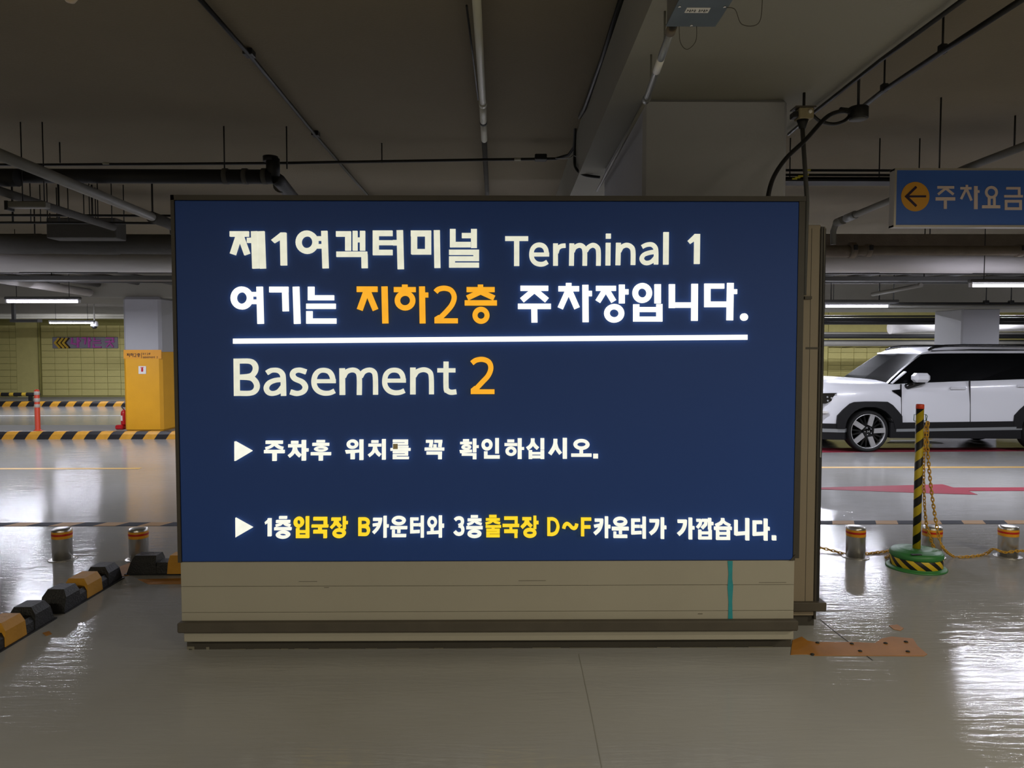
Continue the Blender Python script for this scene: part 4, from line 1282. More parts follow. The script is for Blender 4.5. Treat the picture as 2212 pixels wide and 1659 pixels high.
# mirror
px0, px1 = P(1974, 806, YCAR - .1), P(2008, 826, YCAR - .1)
mb = MB(); mb.box(px0.x, px1.x, YCAR - .16, YCAR + .02, px1.z, px0.z, bev=.045)
mb.build('mirror_cap', M['car_white'], car)
mb = MB(); mb.tube([(px1.x - .06, YCAR - .05, px1.z + .02), (px0.x - .02, YCAR + .03, px1.z - .07), (px0.x - .03, YCAR + .10, px1.z - .08)], [.05, .045, .05], 10)
mb.build('mirror_arm', M['gloss_k'], car)
# handles
for a, b in ((1446, 826), (0, 0)):
    pass
for hx in (2053, 2198):
    y_ = 838.5 if hx < 2100 else 833.5
    a, b = P(hx, y_ - 2.5, YCAR), P(hx + 34, y_ + 3, YCAR)
    MB().box(a.x, b.x, YCAR - .02, YCAR + .03, b.z, a.z, bev=.012).build('door_handle', M['car_white'], car)
a, b = P(1980, 857.5, YCAR), P(2040, 853.5, YCAR)
# roof rails
for s_ in (1, -1):
    mb = MB(); v = s_ * .66
    mb.tube([CW(cu(2022), v, zl(756)), CW(cu(2036), v, zl(750)), CW(cu(2060), v, zl(747)), CW(cu(2100), v, zl(746)), CW(3.4, v, zl(746)), CW(4.2, v, zl(749)), CW(4.4, v, zl(755))], .022, 8)
    mb.build('roof_rail', M['gloss_k'], car)
# wheels
def wheel(u, near):
    yy = YCAR + .03 if near else YCAR + 1.86 - .03
    sg = 1 if near else -1
    cxx = XF + u; cz0 = WR
    w = MB()
    def Lp(prof, n=40): return [(r, yy + sg * h) for r, h in prof]
    t = MB().lathe(cxx, cz0, Lp([(.275, .0), (.30, -.008), (.318, -.004), (.332, .03), (.335, .06), (.335, .17), (.328, .20), (.30, .215), (.275, .21), (.265, .1), (.275, .0)]), 48, axis='Y', caps=False).build('tyre', M['tyre'], car)
    MB().lathe(cxx, cz0, Lp([(.277, .0), (.272, -.004), (.266, .0), (.262, .05), (.262, .16)]), 44, axis='Y', caps=False).build('rim', M['alloy'], t)
    MB().lathe(cxx, cz0, Lp([(.264, .10), (.0001, .10)]), 32, axis='Y').build('brake_disc', M['well'], t)
    # dark spoke bed with five bright spokes
    for k in range(5):
        a = math.radians(72 * k + 4)
        ca, sa = math.cos(a), math.sin(a)
        def fm(r_, w_, t_): return (cxx + r_ * ca - w_ * sa, yy + sg * t_, cz0 + r_ * sa + w_ * ca)
        MB().prism([(.085, -.038), (.265, -.042), (.265, .036), (.10, .036)], fm, .0, .03).build('spoke', M['alloy'], t)
        a2 = a + math.radians(36); ca, sa = math.cos(a2), math.sin(a2)
        def fm2(r_, w_, t_): return (cxx + r_ * ca - w_ * sa, yy + sg * t_, cz0 + r_ * sa + w_ * ca)
        MB().prism([(.04, -.02), (.262, -.055), (.262, -.03), (.12, 0), (.262, .03), (.262, .055), (.04, .02)], fm2, .03, .05).build('spoke_web', M['gloss_k'], t)
    MB().lathe(cxx, cz0, Lp([(.085, .03), (.085, .006), (.06, -.004), (.0001, -.004)]), 24, axis='Y').build('hub', M['gloss_k'], t)
    hb = MB()
    for k in range(5):
        a = math.radians(72 * k + 40)
        hb.lathe(cxx + .055 * math.cos(a), cz0 + .055 * math.sin(a), Lp([(.008, .01), (.008, -.006), (.0001, -.006)]), 8, axis='Y')
    hb.box(cxx - .018, cxx - .01, yy - sg * .0, yy - sg * .008, cz0 - .016, cz0 + .016); hb.box(cxx + .01, cxx + .018, yy, yy - sg * .008, cz0 - .016, cz0 + .016)
    hb.box(cxx - .018, cxx + .018, yy, yy - sg * .008, cz0 - .004, cz0 + .004)
    hb.build('wheel_nuts', M['alloy'], t)
for u in wu:
    wheel(u, True); wheel(u, False)
MB().box(XF + .5, XF + 4.4, YCAR + .35, YCAR + 1.5, .2, .35).build('underbody', M['well'], car)
# tail lamp of the next car, peeking past the cabinet edge
# ------------------------------------------------------------------ fluorescent lights
def tube_light(xc, y, z, label, length=1.2, lamp=True, power=P_TUBE, col=COLD, tube_mat='tube', group='cold fluorescent ceiling lights'):
    t = thing('fluorescent_light', label, 'ceiling light', (xc, y, z), group)
    MB().box(xc - length / 2, xc + length / 2, y - .04, y + .04, z + .03, z + .075, bev=.01).build('housing', M['tray'], t)
    MB().tube([(xc - length / 2 + .02, y, z), (xc + length / 2 - .02, y, z)], .017, 10).build('tube', M[tube_mat], t)
    for s_ in (-1, 1):
        MB().box(xc + s_ * (length / 2 - .02) - .012, xc + s_ * (length / 2 - .02) + .012, y - .02, y + .02, z - .018, z + .03).build('end_holder', M['white_body'], t)
    for s_ in (-.35, .35):
        MB().tube([(xc + s_ * length, y, z + .075), (xc + s_ * length, y, ZC)], .005, 6).build('hanger_rod', M['dark'], t)
    if lamp:
        ld = bpy.data.lights.new('tube_glow', 'AREA'); ld.shape = 'RECTANGLE'; ld.size = length; ld.size_y = .06
        ld.energy = power; ld.color = col
        lo = bpy.data.objects.new('tube_glow', ld); C.objects.link(lo); lo.parent = t
        lo.location = (0, 0, -.022)
    return t
y_ = 11.8; p = P(93, 651.5, y_); tube_light(p.x, y_, p.z, 'lit fluorescent tube at far left below the white wrapped duct', 160 * y_ / F_PX)
y_ = 20.6; p = P(155, 698, y_); tube_light(p.x, y_, p.z, 'small distant lit fluorescent tube above the exit sign board', 97 * y_ / F_PX, power=P_TUBE * .5)
y_ = 13.1; p = P(1850, 662, y_); tube_light(p.x, y_, p.z, 'lit fluorescent tube above the bonnet of the white SUV', 143 * y_ / F_PX, power=P_TUBE * 1.25)
y_ = 8.9; p = P(2200, 617, y_); tube_light(p.x, y_, p.z, 'lit fluorescent tube at the right edge above the SUV roof', 1.2, power=P_TUBE * 1.05)
# unseen tubes along the rows, some added to brighten the far wall and duct
for x, y in ((-3.2, 11.0), (0.3, 10.5), (3.4, 10.9), (-1.5, 17.5), (3.0, 18.5), (-8.2, 19.0), (-12.5, 19.0), (8.0, 19.2), (12.8, 19.0), (-13.0, 11.8), (9.6, 8.9), (11.5, 13.1), (14.5, 12.0), (-11.2, 7.8), (-6.9, 8.3)):
    vis = False
    tube_light(x, y, 2.42 if y < 16 else 3.0, 'unseen lit fluorescent tube over the lanes, behind sign or beams or out of the picture', power=P_TUBE * (1.0 if y < 16 else (1.5 if x < 0 else 3.0)))
# dim warm lamps behind the photographer
M['warm_tube'] = mat('warm_tube', rgb(250, 230, 190), .4, noise=0, emit=(1.0, .82, .55, 1), estr=5.0)
for x, y in ((-2.4, -1.4), (2.6, -1.2), (0.2, -4.5), (5.0, 1.3), (-5.5, -5.5)):
    tube_light(x, y, 2.9, 'dim warm fluorescent tube over the lane behind the camera', power=P_NEAR, col=WARM, tube_mat='warm_tube', group='warm lamps behind the camera')

# ------------------------------------------------------------------ ducts and pipes running across
def pipe_thing(name, label, cat, path, r, m, n=14, group=None):
    mb = MB(); mb.tube(path, r, n); 
    o = mb.build(name, M[m]); return tag(o, label, cat, group)
YD = 9.6
zd0, zd1 = P(100, 586, YD).z, P(100, 549, YD).z
# lower wrapped pipe, lit from below, with lapped seams
rD = (zd1 - zd0) / 2 * 1.12
def wrapped(xa, xb, zc, yc, r, name, label, m, seams=True, cat='pipe'):
    mb = MB(); pts, rs = [], []
    x = xa; k = 0
    while x < xb:
        L = random.uniform(.8, 1.3)
        pts += [(x, yc, zc), (min(x + L, xb), yc, zc + random.uniform(-.008, .008))]; rs += [r * random.uniform(.97, 1.0), r * random.uniform(1.0, 1.04)]
        x += L + .004
    q = []
    mb.tube([p_ for p_ in pts], rs, 28)
    t = mb.build(name, M[m]); tag(t, label, cat)
    return t
random.seed(11)
wl = wrapped(X0 + .1, X1 - .1, (zd0 + zd1) / 2, YD, rD, 'wrapped_duct', 'long pale wrapped duct crossing the hall on both sides of the sign', 'lag', cat='duct')
xh = X0 + 1.5
while xh < X1:
    MB().tube([(xh, YD, zd1), (xh, YD, ZC)], .008, 6).build('hanger_rod', M['dark'], wl)
    xh += 2.3
z0_, z1_ = P(100, 549, 9.2).z, P(100, 506, 9.2).z
wd2 = wrapped(X0 + .1, P(1100, 500, 9.2).x, (z0_ + z1_) / 2 + .01, 9.25, (z1_ - z0_) / 2, 'wrapped_duct', 'dark grey wrapped duct above the pale one at left', 'lag_dark', cat='duct')
z0_, z1_ = P(2000, 531, 8.9).z, P(2000, 503, 8.9).z
MB_ = MB().box(1.2, X1 - .1, 8.98, 9.2, z0_, z1_, bev=.01).build('cable_tray', M['brown_pipe'])
tag(MB_, 'brown dusty boxed tray above the pipes at right', 'cable tray')
# coupled pipe on the right
yq = 8.6; zc_ = P(2000, 541, yq).z; rq = 10.3 * yq / F_PX
cp = thing('coupled_pipe', 'dull brown metal pipe with two bolted couplings under the hanging fee sign', 'pipe', (P(1900, 541, yq).x, yq, zc_))
MB().tube([(1.5, yq, P(1800, 545, yq).z), (P(1838, 541, yq).x, yq, P(1838, 543, yq).z)], rq * 1.25, 18).build('wide_section', M['brown_pipe'], cp)
MB().tube([(P(1838, 541, yq).x, yq, P(1838, 541, yq).z), (X1 - .2, yq, P(1838, 541, yq).z)], rq, 18).build('narrow_section', M['brown_pipe'], cp)
for px_, w_, rr in ((1840, 13, 1.65), (1875, 10, 1.35), (2202, 12, 1.3)):
    a = P(px_, 541, yq)
    MB().tube([(a.x - w_ * yq / F_PX / 2, yq, zc_), (a.x + w_ * yq / F_PX / 2, yq, zc_)], rq * rr, 18).build('coupling', M['brown_pipe'], cp)
    MB().box(a.x - .02, a.x + .02, yq - rq * rr - .02, yq - rq * rr + .01, zc_ - .01, zc_ + .05, bev=.004).build('clamp_bolt', M['dark'], cp)
# vertical drop and rising branch beside the cabinet
pB = [P(2240, 305, 5.8), P(2090, 362, 6.6), P(1935, 428, 7.4), P(1840, 467, 8.2), P(1806, 482, 8.55), (P(1800, 490, 8.6).x, 8.6, P(1800, 500, 8.6).z), (P(1800, 525, 8.6).x, 8.6, P(1800, 528, 8.6).z)]
br = thing('branch_pipe', 'grey sloping branch pipe running up right behind the hanging fee sign', 'pipe', pB[2])
MB().tube(pB, .033, 12).build('pipe_run', M['pipe_grey'], br)
a, b = P(1848, 463.5, 8.13), P(1828, 472, 8.3)
MB().tube([a, b], .045, 12).build('coupling', M['steel'], br)
a, b = P(1822, 475, 8.35), P(1808, 481, 8.52)
MB().tube([a, b], .047, 12).build('coupling', M['pipe_grey'], br)
MB().tube([(P(2182, 320, 6.1).x, 6.05, P(2182, 322, 6.05).z), (P(2182, 320, 6.1).x, 6.05, ZC)], .007, 6).build('hanger_rod', M['dark'], br)

# left: thick black pipe with elbow
yb_ = 6.4
zb_ = P(300, 380, yb_).z; rb = 15 * yb_ / F_PX
bp_ = thing('black_pipe', 'thick black pipe with elbow and clamps under the slab, upper left of the sign', 'pipe', (P(350, 380, yb_).x, yb_, zb_))
pe = P(590, 382, yb_)
MB().tube([(P(-300, 375, yb_).x, yb_, zb_), (pe.x, yb_, pe.z)], rb, 18).build('pipe_run', M['dark'], bp_)
MB().tube([(pe.x, yb_, pe.z), (pe.x, yb_, P(590, 343, yb_).z)], rb * .95, 16).build('riser_stub', M['dark'], bp_)
MB().tube([(pe.x - .02, yb_, P(590, 349, yb_).z), (pe.x - .02, yb_, P(590, 338, yb_).z)], rb * 1.05, 16).build('riser_cap', M['dark'], bp_)
pf = P(672, 440, 8.2)
MB().tube([(pe.x, yb_, pe.z), (pe.x + .02, yb_ + .1, pe.z - .01), (pf.x, 8.2, pe.z - .06)], rb * .95, 16).build('branch', M['dark'], bp_)
for px_ in (488, 530, 572):
    a = P(px_, 381, yb_)
    MB().tube([(a.x - .02, yb_, a.z), (a.x + .02, yb_, a.z)], rb * 1.12, 18).build('clamp', M['lag_dark'], bp_)
for t_ in (.15, .4):
    q = Vector((pe.x, yb_, pe.z)).lerp(Vector((pf.x, 8.2, pe.z - .06)), t_)
    MB().tube([q, q + Vector((.002, .05, 0))], rb * 1.1, 16).build('clamp', M['lag_dark'], bp_)
for px_, pt_ in ((485, 294), (620, 318)):
    a = P(px_, 365, yb_)
    MB().tube([(a.x, yb_, a.z), (a.x, yb_, ZC)], .006, 6).build('hanger_rod', M['dark'], bp_)
# near black pipe end at far left
pz = P(10, 372, 6.1)
MB().tube([(P(-60, 372, 6.3).x, 6.3, pz.z), (P(38, 372, 6.3).x, 6.3, pz.z)], rb * 1.2, 16).build('pipe_joint', M['dark'], bp_)

# thin conduit across the left bay and its bend
yt = 6.9
cd1 = thing('thin_conduit', 'thin black conduit crossing the slab above the sign and curling at the beam', 'conduit', P(600, 352, yt))
c1 = [P(-200, 356, yt), P(100, 356, yt), P(600, 352.5, yt), P(1050, 345, yt), P(1200, 343, yt), P(1228, 335, yt - .1), P(1240, 318, yt - .2), P(1243, 290, yt - .3), P(1247, 262, yt - .5)]
MB().tube(c1, .013, 8).build('conduit_run', M['cable'], cd1)
c2 = [P(1243, 262, yt - .5), P(1241, 345, yt - .3), P(1245, 365, yt - .5), P(1262, 378, yt - .55), P(1296, 383, yt - .55)]
MB().tube(smooth_path(c2, 5), .012, 8).build('loop', M['cable'], cd1)
a = P(1168, 342, yt); MB().box(a.x - .055, a.x + .055, yt - .05, yt + .05, a.z - .02, a.z + .03, bev=.006).build('junction_box', M['dark'], cd1)
for a_ in (230, 1118):
    a = P(a_, 354 if a_ < 500 else 344, yt); MB().tube([(a.x - .03, yt, a.z), (a.x + .03, yt, a.z)], .015, 8).build('pale_tag', M['pvc'], cd1)
MB().tube(smooth_path([P(1200, 342, yt - .2), P(1228, 342, yt - .35), P(1238, 336, yt - .35), P(1250, 341, yt - .35)], 5), .004, 6).build('bare_wire', M['steel'], cd1)
for px_ in (130, 825):
    a = P(px_, 352, yt); MB().tube([(a.x, yt, a.z), (a.x, yt, ZC)], .006, 6).build('hanger_rod', M['dark'], cd1)
# long diagonal conduit on the slab with clamps
zz_ = ZC - .03
dp = thing('slab_conduit', 'thin black conduit fixed to the slab, running away diagonally at upper left', 'conduit', G(560, 150, zz_))
MB().tube([G(380, -60, zz_), G(542, 122, zz_), G(690, 302, zz_), G(800, 428, zz_), G(850, 485, zz_)], .014, 8).build('conduit_run', M['cable'], dp)
for a, b in ((538, 118), (682, 292)):
    g = G(a, b, zz_); MB().box(g.x - .03, g.x + .03, g.y - .04, g.y + .04, zz_ - .01, ZC, bev=.004).build('clamp', M['cable'], dp)
# pale drain pipe and its rod
zp = ZC - .07
pv = thing('drain_pipe', 'pale plastic drain pipe with two couplings running under the slab above the sign', 'pipe', G(1040, 150, zp))
g0, g1, g2, g3, g4 = G(1026, -60, zp), G(1043, 224, zp), G(1044, 262, zp), G(1046, 302, zp), G(1049, 440, zp)
rp = 10.0 * (zp - 1.62) / 757
MB().tube([g0, g1], rp, 16).build('pipe_run', M['pvc'], pv)
MB().tube([g1, g2], rp * 1.12, 16).build('coupling', M['pvc'], pv)
MB().tube([g1 - Vector((0, .03, 0)), g1 + Vector((0, .03, 0))], rp * 1.22, 16).build('collar', M['pvc'], pv)
MB().tube([g2, g2 + Vector((0, .05, 0))], rp * 1.2, 16).build('collar', M['dark'], pv)
MB().tube([g2 + Vector((0, .05, 0)), g3], rp * 1.1, 16).build('end_section', M['pvc'], pv)
MB().tube([g3, g4 + Vector((0, 2, 0))], rp, 16).build('far_section', M['lag_dark'], pv)
MB().tube([G(1008, 12, zp), G(1033, 216, zp)], .006, 6).build('side_rod', M['cable'], pv)
# large grey diagonal pipe at left with drop
zg_ = P(0, 340, 5.2).z
gp = thing('grey_diagonal_pipe', 'grey pipe sloping down to the upper left edge of the sign', 'pipe', G(200, 410, zg_))
q0, q1 = G(-260, 228, zg_), G(352, 478, zg_)
MB().tube([q0, q1], .042, 14).build('pipe_run', M['pipe_grey'], gp)
e = q1 + Vector((0.02, .25, -.02))
MB().tube([q1 - Vector((0, .25, 0)), q1 + Vector((0, .1, 0)), e], .056, 14).build('elbow', M['lag_dark'], gp)
MB().tube([e + Vector((0, 0, .03)), (e.x, e.y, zd1)], .06, 14).build('drop_pipe', M['lag_dark'], gp)
zg2 = P(0, 420, 6.3).z
o = pipe_thing('dark_diagonal_pipe', 'dark pipe parallel below the grey one at the left edge', 'pipe', [G(-300, 315, zg2), G(60, 432, zg2), G(245, 491, zg2)], .036, 'lag_dark')
# unlit batten
yu = 6.3; a, b = P(18, 436, yu), P(104, 450, yu)
ul = thing('unlit_batten', 'unlit grey batten light hanging among the pipes at far left', 'ceiling light', ((a.x + b.x) / 2, yu, b.z))
MB().box(a.x, b.x, yu - .04, yu + .04, b.z, a.z, bev=.008).build('housing', M['pipe_grey'], ul)
MB().box(a.x - .006, a.x + .02, yu - .045, yu + .045, b.z - .02, a.z + .002).build('end_cap', M['dark'], ul)
for s_ in (.12, .3): MB().tube([(a.x + s_, yu, a.z), (a.x + s_, yu, ZC)], .005, 6).build('hanger_rod', M['dark'], ul)
# two rails of an empty cable ladder at left, with hanger rods
yl = 8.15
cl = thing('cable_ladder', 'two thin black rails hung on rods under the slab, left of the sign', 'cable ladder', P(100, 480, yl))
for v in (465.5, 481.5):
    MB().tube([P(-500, v - 2, yl), P(200, v, yl), P(440, v + 1, yl)], .0135, 8).build('rail', M['dark'], cl)
for i, px_ in enumerate((28, 67, 88, 103, 128, 148, 182, 194, 200, 212, 242, 268, 330)):
    a = P(px_, 482, yl + (i % 3) * .25)
    MB().tube([(a.x, a.y, a.z), (a.x, a.y, ZC)], .0055 if i % 4 else .010, 6).build('hanger_rod', M['dark'], cl)
# box duct stub at left
a, b = P(99, 470, 8.75), P(250, 505, 8.75)
o = MB().box(a.x, b.x, 8.75, 9.0, b.z - .05, a.z, bev=.01).build('duct_box', M['lag_dark']); tag(o, 'dark grey duct box above the dark duct at left', 'duct')
for s_ in (.1, .55): MB().tube([(a.x + s_, 8.8, a.z), (a.x + s_, 8.8, ZC)], .006, 6).build('hanger_rod', M['dark'], o)

# right: cable pair under the slab and boxes by the sign
zr_ = ZC - .22
cb = thing('cable_run', 'upper black conduit running along the beam to the cream junction box', 'conduit', G(1900, 130, ZC - .12))
MB().tube([G(2130, -37, ZB - .03), G(1905, 128, ZB - .03), G(1762, 240, ZB - .03), G(1704, 290, ZB - .03)], .011, 8).build('conduit_run', M['cable'], cb)
for (a, b, c) in ((1908, 112, 170),):
    pass
cb2 = thing('cable_run', 'lower thicker black conduit on rods running to the round black box', 'conduit', G(2000, 130, zr_))
MB().tube([G(2260, -35, zr_), G(2040, 108, zr_), G(1908, 196, zr_), G(1862, 232, zr_)], .016, 8).build('conduit_run', M['cable'], cb2)
for (a, b) in ((2036, 112), (1910, 195)):
    g = G(a, b, zr_)
    MB().tube([g, (g.x, g.y, ZC)], .006, 6).build('hanger_rod', M['dark'], cb2)
    MB().box(g.x - .02, g.x + .02, g.y - .02, g.y + .02, g.z - .01, g.z + .04, bev=.004).build('clamp', M['dark'], cb2)
# boxes
yj = 4.30
M['cream'] = mat('cream_junction_box', rgb(150, 138, 108), .6, noise=.15, nscale=20)
a, b = P(1727, 231, yj), P(1759, 255, yj)
jb = thing('junction_box', 'cream square junction box under the beam at the top of the sign conduit', 'junction box', ((a.x + b.x) / 2, yj, b.z))
MB().box(a.x, b.x, yj, yj + .08, b.z, a.z, bev=.006).build('box_body', M['cream'], jb)
MB().box(a.x - .03, a.x, yj + .01, yj + .07, b.z + .01, a.z - .02, bev=.004).build('side_gland', M['dark'], jb)
MB().box(a.x - .02, b.x + .012, yj + .0, yj + .09, a.z, a.z + .008).build('mounting_strap', M['rail'], jb)
MB().lathe(b.x - .025, (a.z + b.z) / 2 + .005, [(.011, yj), (.011, yj - .008), (.0001, yj - .008)], 10, axis='Y').build('knockout', M['plate'], jb)
MB().tube([((a.x + b.x) / 2, yj + .045, a.z), ((a.x + b.x) / 2, yj + .045, ZC if a.x > bxr else ZB)], .008, 6).build('hanger_rod', M['dark'], jb)
xc_ = P(1739, 300, yj).x
jp = thing('conduit_drop', 'vertical dark conduit dropping from the junction box past the right edge of the sign', 'conduit', (xc_, yj + .04, P(1739, 440, yj).z))
MB().tube([(xc_, yj + .04, b.z), (xc_, yj + .04, b.z - .02), (xc_, yj + .04, b.z - .05)], [.034, .026, .018], 12).build('gland', M['dark'], jp)
MB().tube([(xc_, yj + .04, b.z - .05), (xc_ - .01, yj - .07, P(1732, 440, yj).z), (xc_ - .03, yj - .1, P(1730, 640, yj).z)], .0125, 10).build('conduit_run', M['tray'], jp)
a = P(1850, 242, 4.45)
rbx = thing('round_box', 'round black conduit box with two cable glands right of the cream junction box', 'junction box', (a.x, 4.45, a.z))
MB().lathe(a.x + .02, 4.47, [(.0001, a.z - .035), (.055, a.z - .035), (.058, a.z - .03), (.058, a.z + .03), (.05, a.z + .036), (.0001, a.z + .036)], 20).build('box_body', M['dark'], rbx)
MB().lathe(a.x + .02, 4.47, [(.0001, a.z - .039), (.05, a.z - .039), (.05, a.z - .035)], 20).build('cover', M['tray'], rbx)
MB().tube([(a.x - .10, 4.44, a.z + .008), (a.x - .03, 4.46, a.z + .008)], .017, 10).build('gland', M['dark'], rbx)
MB().tube([(a.x + .02, 4.47, a.z + .03), (a.x + .02, 4.47, ZC if a.x > bxr else ZB)], .008, 6).build('hanger_rod', M['dark'], rbx)
fx = thing('flexible_cable', 'thick black flexible cable curving from the round box down behind the sign', 'cable', P(1720, 310, 4.3))
MB().tube(smooth_path([P(1829, 240, 4.44), P(1805, 243, 4.38), P(1780, 258, 4.3), P(1740, 302, 4.25), P(1700, 340, 4.2), P(1675, 375, 4.16), P(1662, 410, 4.12), P(1655, 460, 4.1)], 6), .0125, 10).build('cable', M['cable'], fx)
fx2 = thing('flexible_cable', 'short black cable loop from the cream box to the round box', 'cable', P(1790, 268, 4.4))
MB().tube(smooth_path([P(1757, 250, 4.34), P(1772, 262, 4.37), P(1800, 268, 4.4), P(1822, 262, 4.42), P(1834, 252, 4.45)], 6), .010, 10).build('cable', M['cable'], fx2)
# cable tray crossing behind on the right, with yellow tags
yy_ = 6.6
ct = thing('cable_tray', 'black cables on a flat tray with yellow tags between the column and the fee sign', 'cable tray', P(1800, 395, yy_))
a, b = P(1690, 365, yy_), P(2300, 371, yy_)
xa, xb = P(1660, 380, yy_).x, X1 - 2
MB().tube([(xa, yy_, P(1800, 368, yy_).z), (xb, yy_, P(1800, 368, yy_).z)], .011, 8).build('upper_cable', M['cable'], ct)
for v in (378, 382, 386):
    MB().tube([(xa, yy_ + (v - 378) * .012, P(1800, v, yy_).z), (xb, yy_ + (v - 378) * .012, P(1800, v, yy_).z)], .011, 8).build('cable', M['cable'], ct)
MB().box(xa, xb, yy_ - .03, yy_ + .15, P(1800, 393, yy_).z, P(1800, 389, yy_).z).build('tray', M['dark'], ct)
M['tag_y'] = mat('yellow_tag', rgb(206, 196, 60), .5, noise=.05)
for px_, v in ((1744, 368), (1740, 378), (1728, 381), (1722, 384), (1715, 387)):
    a = P(px_, v, yy_ - .02); MB().box(a.x - .02, a.x + .024, yy_ - .034, yy_ - .012, a.z - .006, a.z + .006).build('tag', M['tag_y'], ct)
for px_ in (1706, 1899, 1985):
    a = P(px_, 385, yy_ + .1); MB().tube([(a.x, yy_ + .1, a.z), (a.x, yy_ + .1, ZC)], .0055, 6).build('hanger_rod', M['dark'], ct)
for px_, v0 in ((1740, 463), (1898, 444), (1895, 500)):
    pass
# cables along the beam foot at centre
bc = thing('beam_cable', 'black cable clipped along the lower left edge of the near beam', 'cable', G(1300, 150, ZC - .15))
MB().tube([G(1348, -20, ZC - .04), G(1300, 130, ZC - .04), G(1262, 235, ZC - .05), P(1246, 262, yt - .5)], .017, 8).build('cable', M['cable'], bc)

# metal service box under the beam with conduit and wires
zx = ZB - .19
M['galv'] = mat('blue_grey_galvanised_lid', rgb(104, 114, 122), .42, metal=.3, noise=.25, nscale=7)
c0, c1, c2_, c3_ = G(1440, 53, zx), G(1545, 53, zx), G(1577, 7, zx), G(1462, 6, zx)
sb = thing('service_box', 'galvanised metal service box under the beam at the top edge of the picture', 'junction box', (c0 + c2_) / 2)
x0b, x1b, y0b = c3_.x * .5 + c0.x * .5, c2_.x * .5 + c1.x * .5, c0.y
x0b = c0.x; x1b = c1.x + .0; y1b = c0.y; y0b = c0.y - .34
MB().box(x0b, x1b, y0b, y1b, zx, ZB, bev=.003).build('box_body', M['pipe_grey'], sb)
mb = MB(); 
mb.box(x0b - .002, x1b + .002, y0b + .02, y1b + .004, zx - .006, zx)
mb.build('lid', M['galv'], sb)
ymid = (y0b + y1b) / 2
for (x, y) in ((x0b + .012, ymid), (x1b - .012, ymid), ((x0b + x1b) / 2, y0b + .035), ((x0b + x1b) / 2, y1b - .01)):
    MB().lathe(x, y, [(.0001, zx - .011), (.006, zx - .010), (.006, zx - .005)], 10).build('screw', M['chrome'], sb)
lx, ly = (x0b + x1b) / 2 - .01, ymid + .03
MB().box(lx - .045, lx + .045, ly - .02, ly + .02, zx - .0078, zx - .0055).build('label_strip', M['plate'], sb)
mb = MB()
random.seed(5)
for i in range(9):
    if i == 4: continue
    cx = lx - .036 + i * .009
    mb.box(cx - .003, cx - .0015, ly - .01, ly + .01, zx - .009, zx - .0075)
    mb.box(cx - .002, cx + .003, ly - .002, ly + .001, zx - .009, zx - .0075)
    if i % 2: mb.box(cx - .002, cx + .003, ly + .007, ly + .01, zx - .009, zx - .0075)
mb.build('label_print', M['dark'], sb)
mb = MB(); mb.tube(smooth_path([(x1b - .01, ymid, zx - .01), (x1b + .03, ymid + .01, zx - .012), (x1b + .07, ymid + .05, zx - .05), (x1b + .13, ymid + .04, zx - .05), (x1b + .13, ymid, zx + .02), (x1b + .12, ymid - .02, ZB)], 6), .0015, 6)
mb.build('loose_wire', M['rail'], sb); mb = MB()
mb.tube(smooth_path([(x0b + .05, y1b, zx), (x0b + .06, y1b + .02, zx - .06), (x0b + .09, y1b + .03, zx - .085), (x0b + .12, y1b + .01, zx - .06), (x0b + .12, y1b, zx)], 6), .0015, 6)
mb.build('loose_wire', M['rail'], sb)
# conduit from the box along the beam side
sc = thing('steel_conduit', 'steel conduit running from the service box along the beam down to the sign', 'conduit', G(1420, 140, zx))
k0, k1, k2 = G(1452, 58, zx + .03), G(1397, 213, zx + .03), G(1290, 412, zx + .03)
MB().tube([k0, k1], .017, 12).build('thick_section', M['steel'], sc)
MB().tube([k1, k2], .011, 10).build('thin_section', M['pipe_grey'], sc)
MB().tube([k1 - Vector((0, .02, 0)), k1 + Vector((0, .03, 0))], .021, 12).build('coupling', M['steel'], sc)
MB().tube([k0, k0.lerp(k1, .06)], .021, 12).build('rusty_collar', M['brown_pipe'], sc)
q = k0.lerp(k1, .38); q2 = k0.lerp(k1, .56)
MB().tube([q, q2], .0178, 12).build('printed_sleeve', M['plate'], sc)
for t_ in (.25, .8):
    q = k0.lerp(k1, t_); MB().tube([q, (q.x, q.y, ZB)], .005, 6).build('hanger_rod', M['pipe_grey'], sc)

# far services: trays and pipe bundles between the duct and the beams
ft = thing('pipe_bundle', 'bundle of dark pipes running away under the slab at left, behind the pale duct', 'pipe bundle', (-9, 12, 2.7))
for i in range(9):
    x = -6.0 - i * .72
    MB().tube([(x, 10.7, 2.83 + (i % 2) * .03), (x, 13.7, 2.83 + (i % 2) * .03)], .035 + .01 * (i % 3), 8).build('pipe', M['lag_dark'] if i % 3 else M['tray'], ft)
MB().tube([(-7.6, 10.8, 2.70), (-7.6, 13.7, 2.68)], .07, 12).build('pale_pipe', M['lag'], ft)
for y in (10.9, 12.4):
    MB().box(-13, -3.2, y, y + .06, 2.74, 2.78).build('cross_channel', M['tray'], ft)
ft = thing('pipe_bundle', 'bundle of dark pipes running away under the slab at right, above the SUV', 'pipe bundle', (8, 12, 2.7))
for i in range(9):
    x = 5.2 + i * .72
    MB().tube([(x, 10.7, 2.83 + (i % 2) * .03), (x, 12.8, 2.83 + (i % 2) * .03)], .035 + .01 * (i % 3), 8).build('pipe', M['lag_dark'] if i % 3 else M['tray'], ft)
MB().tube([(P(1885, 636, 11.5).x, 11.5, P(1885, 636, 11.5).z), (P(1990, 618, 10.2).x, 10.2, P(1990, 616, 10.2).z)], .03, 10).build('pale_pipe', M['pipe_grey'], ft)
for y in (10.9, 12.4):
    MB().box(4.2, 12, y, y + .06, 2.74, 2.78).build('cross_channel', M['tray'], ft)
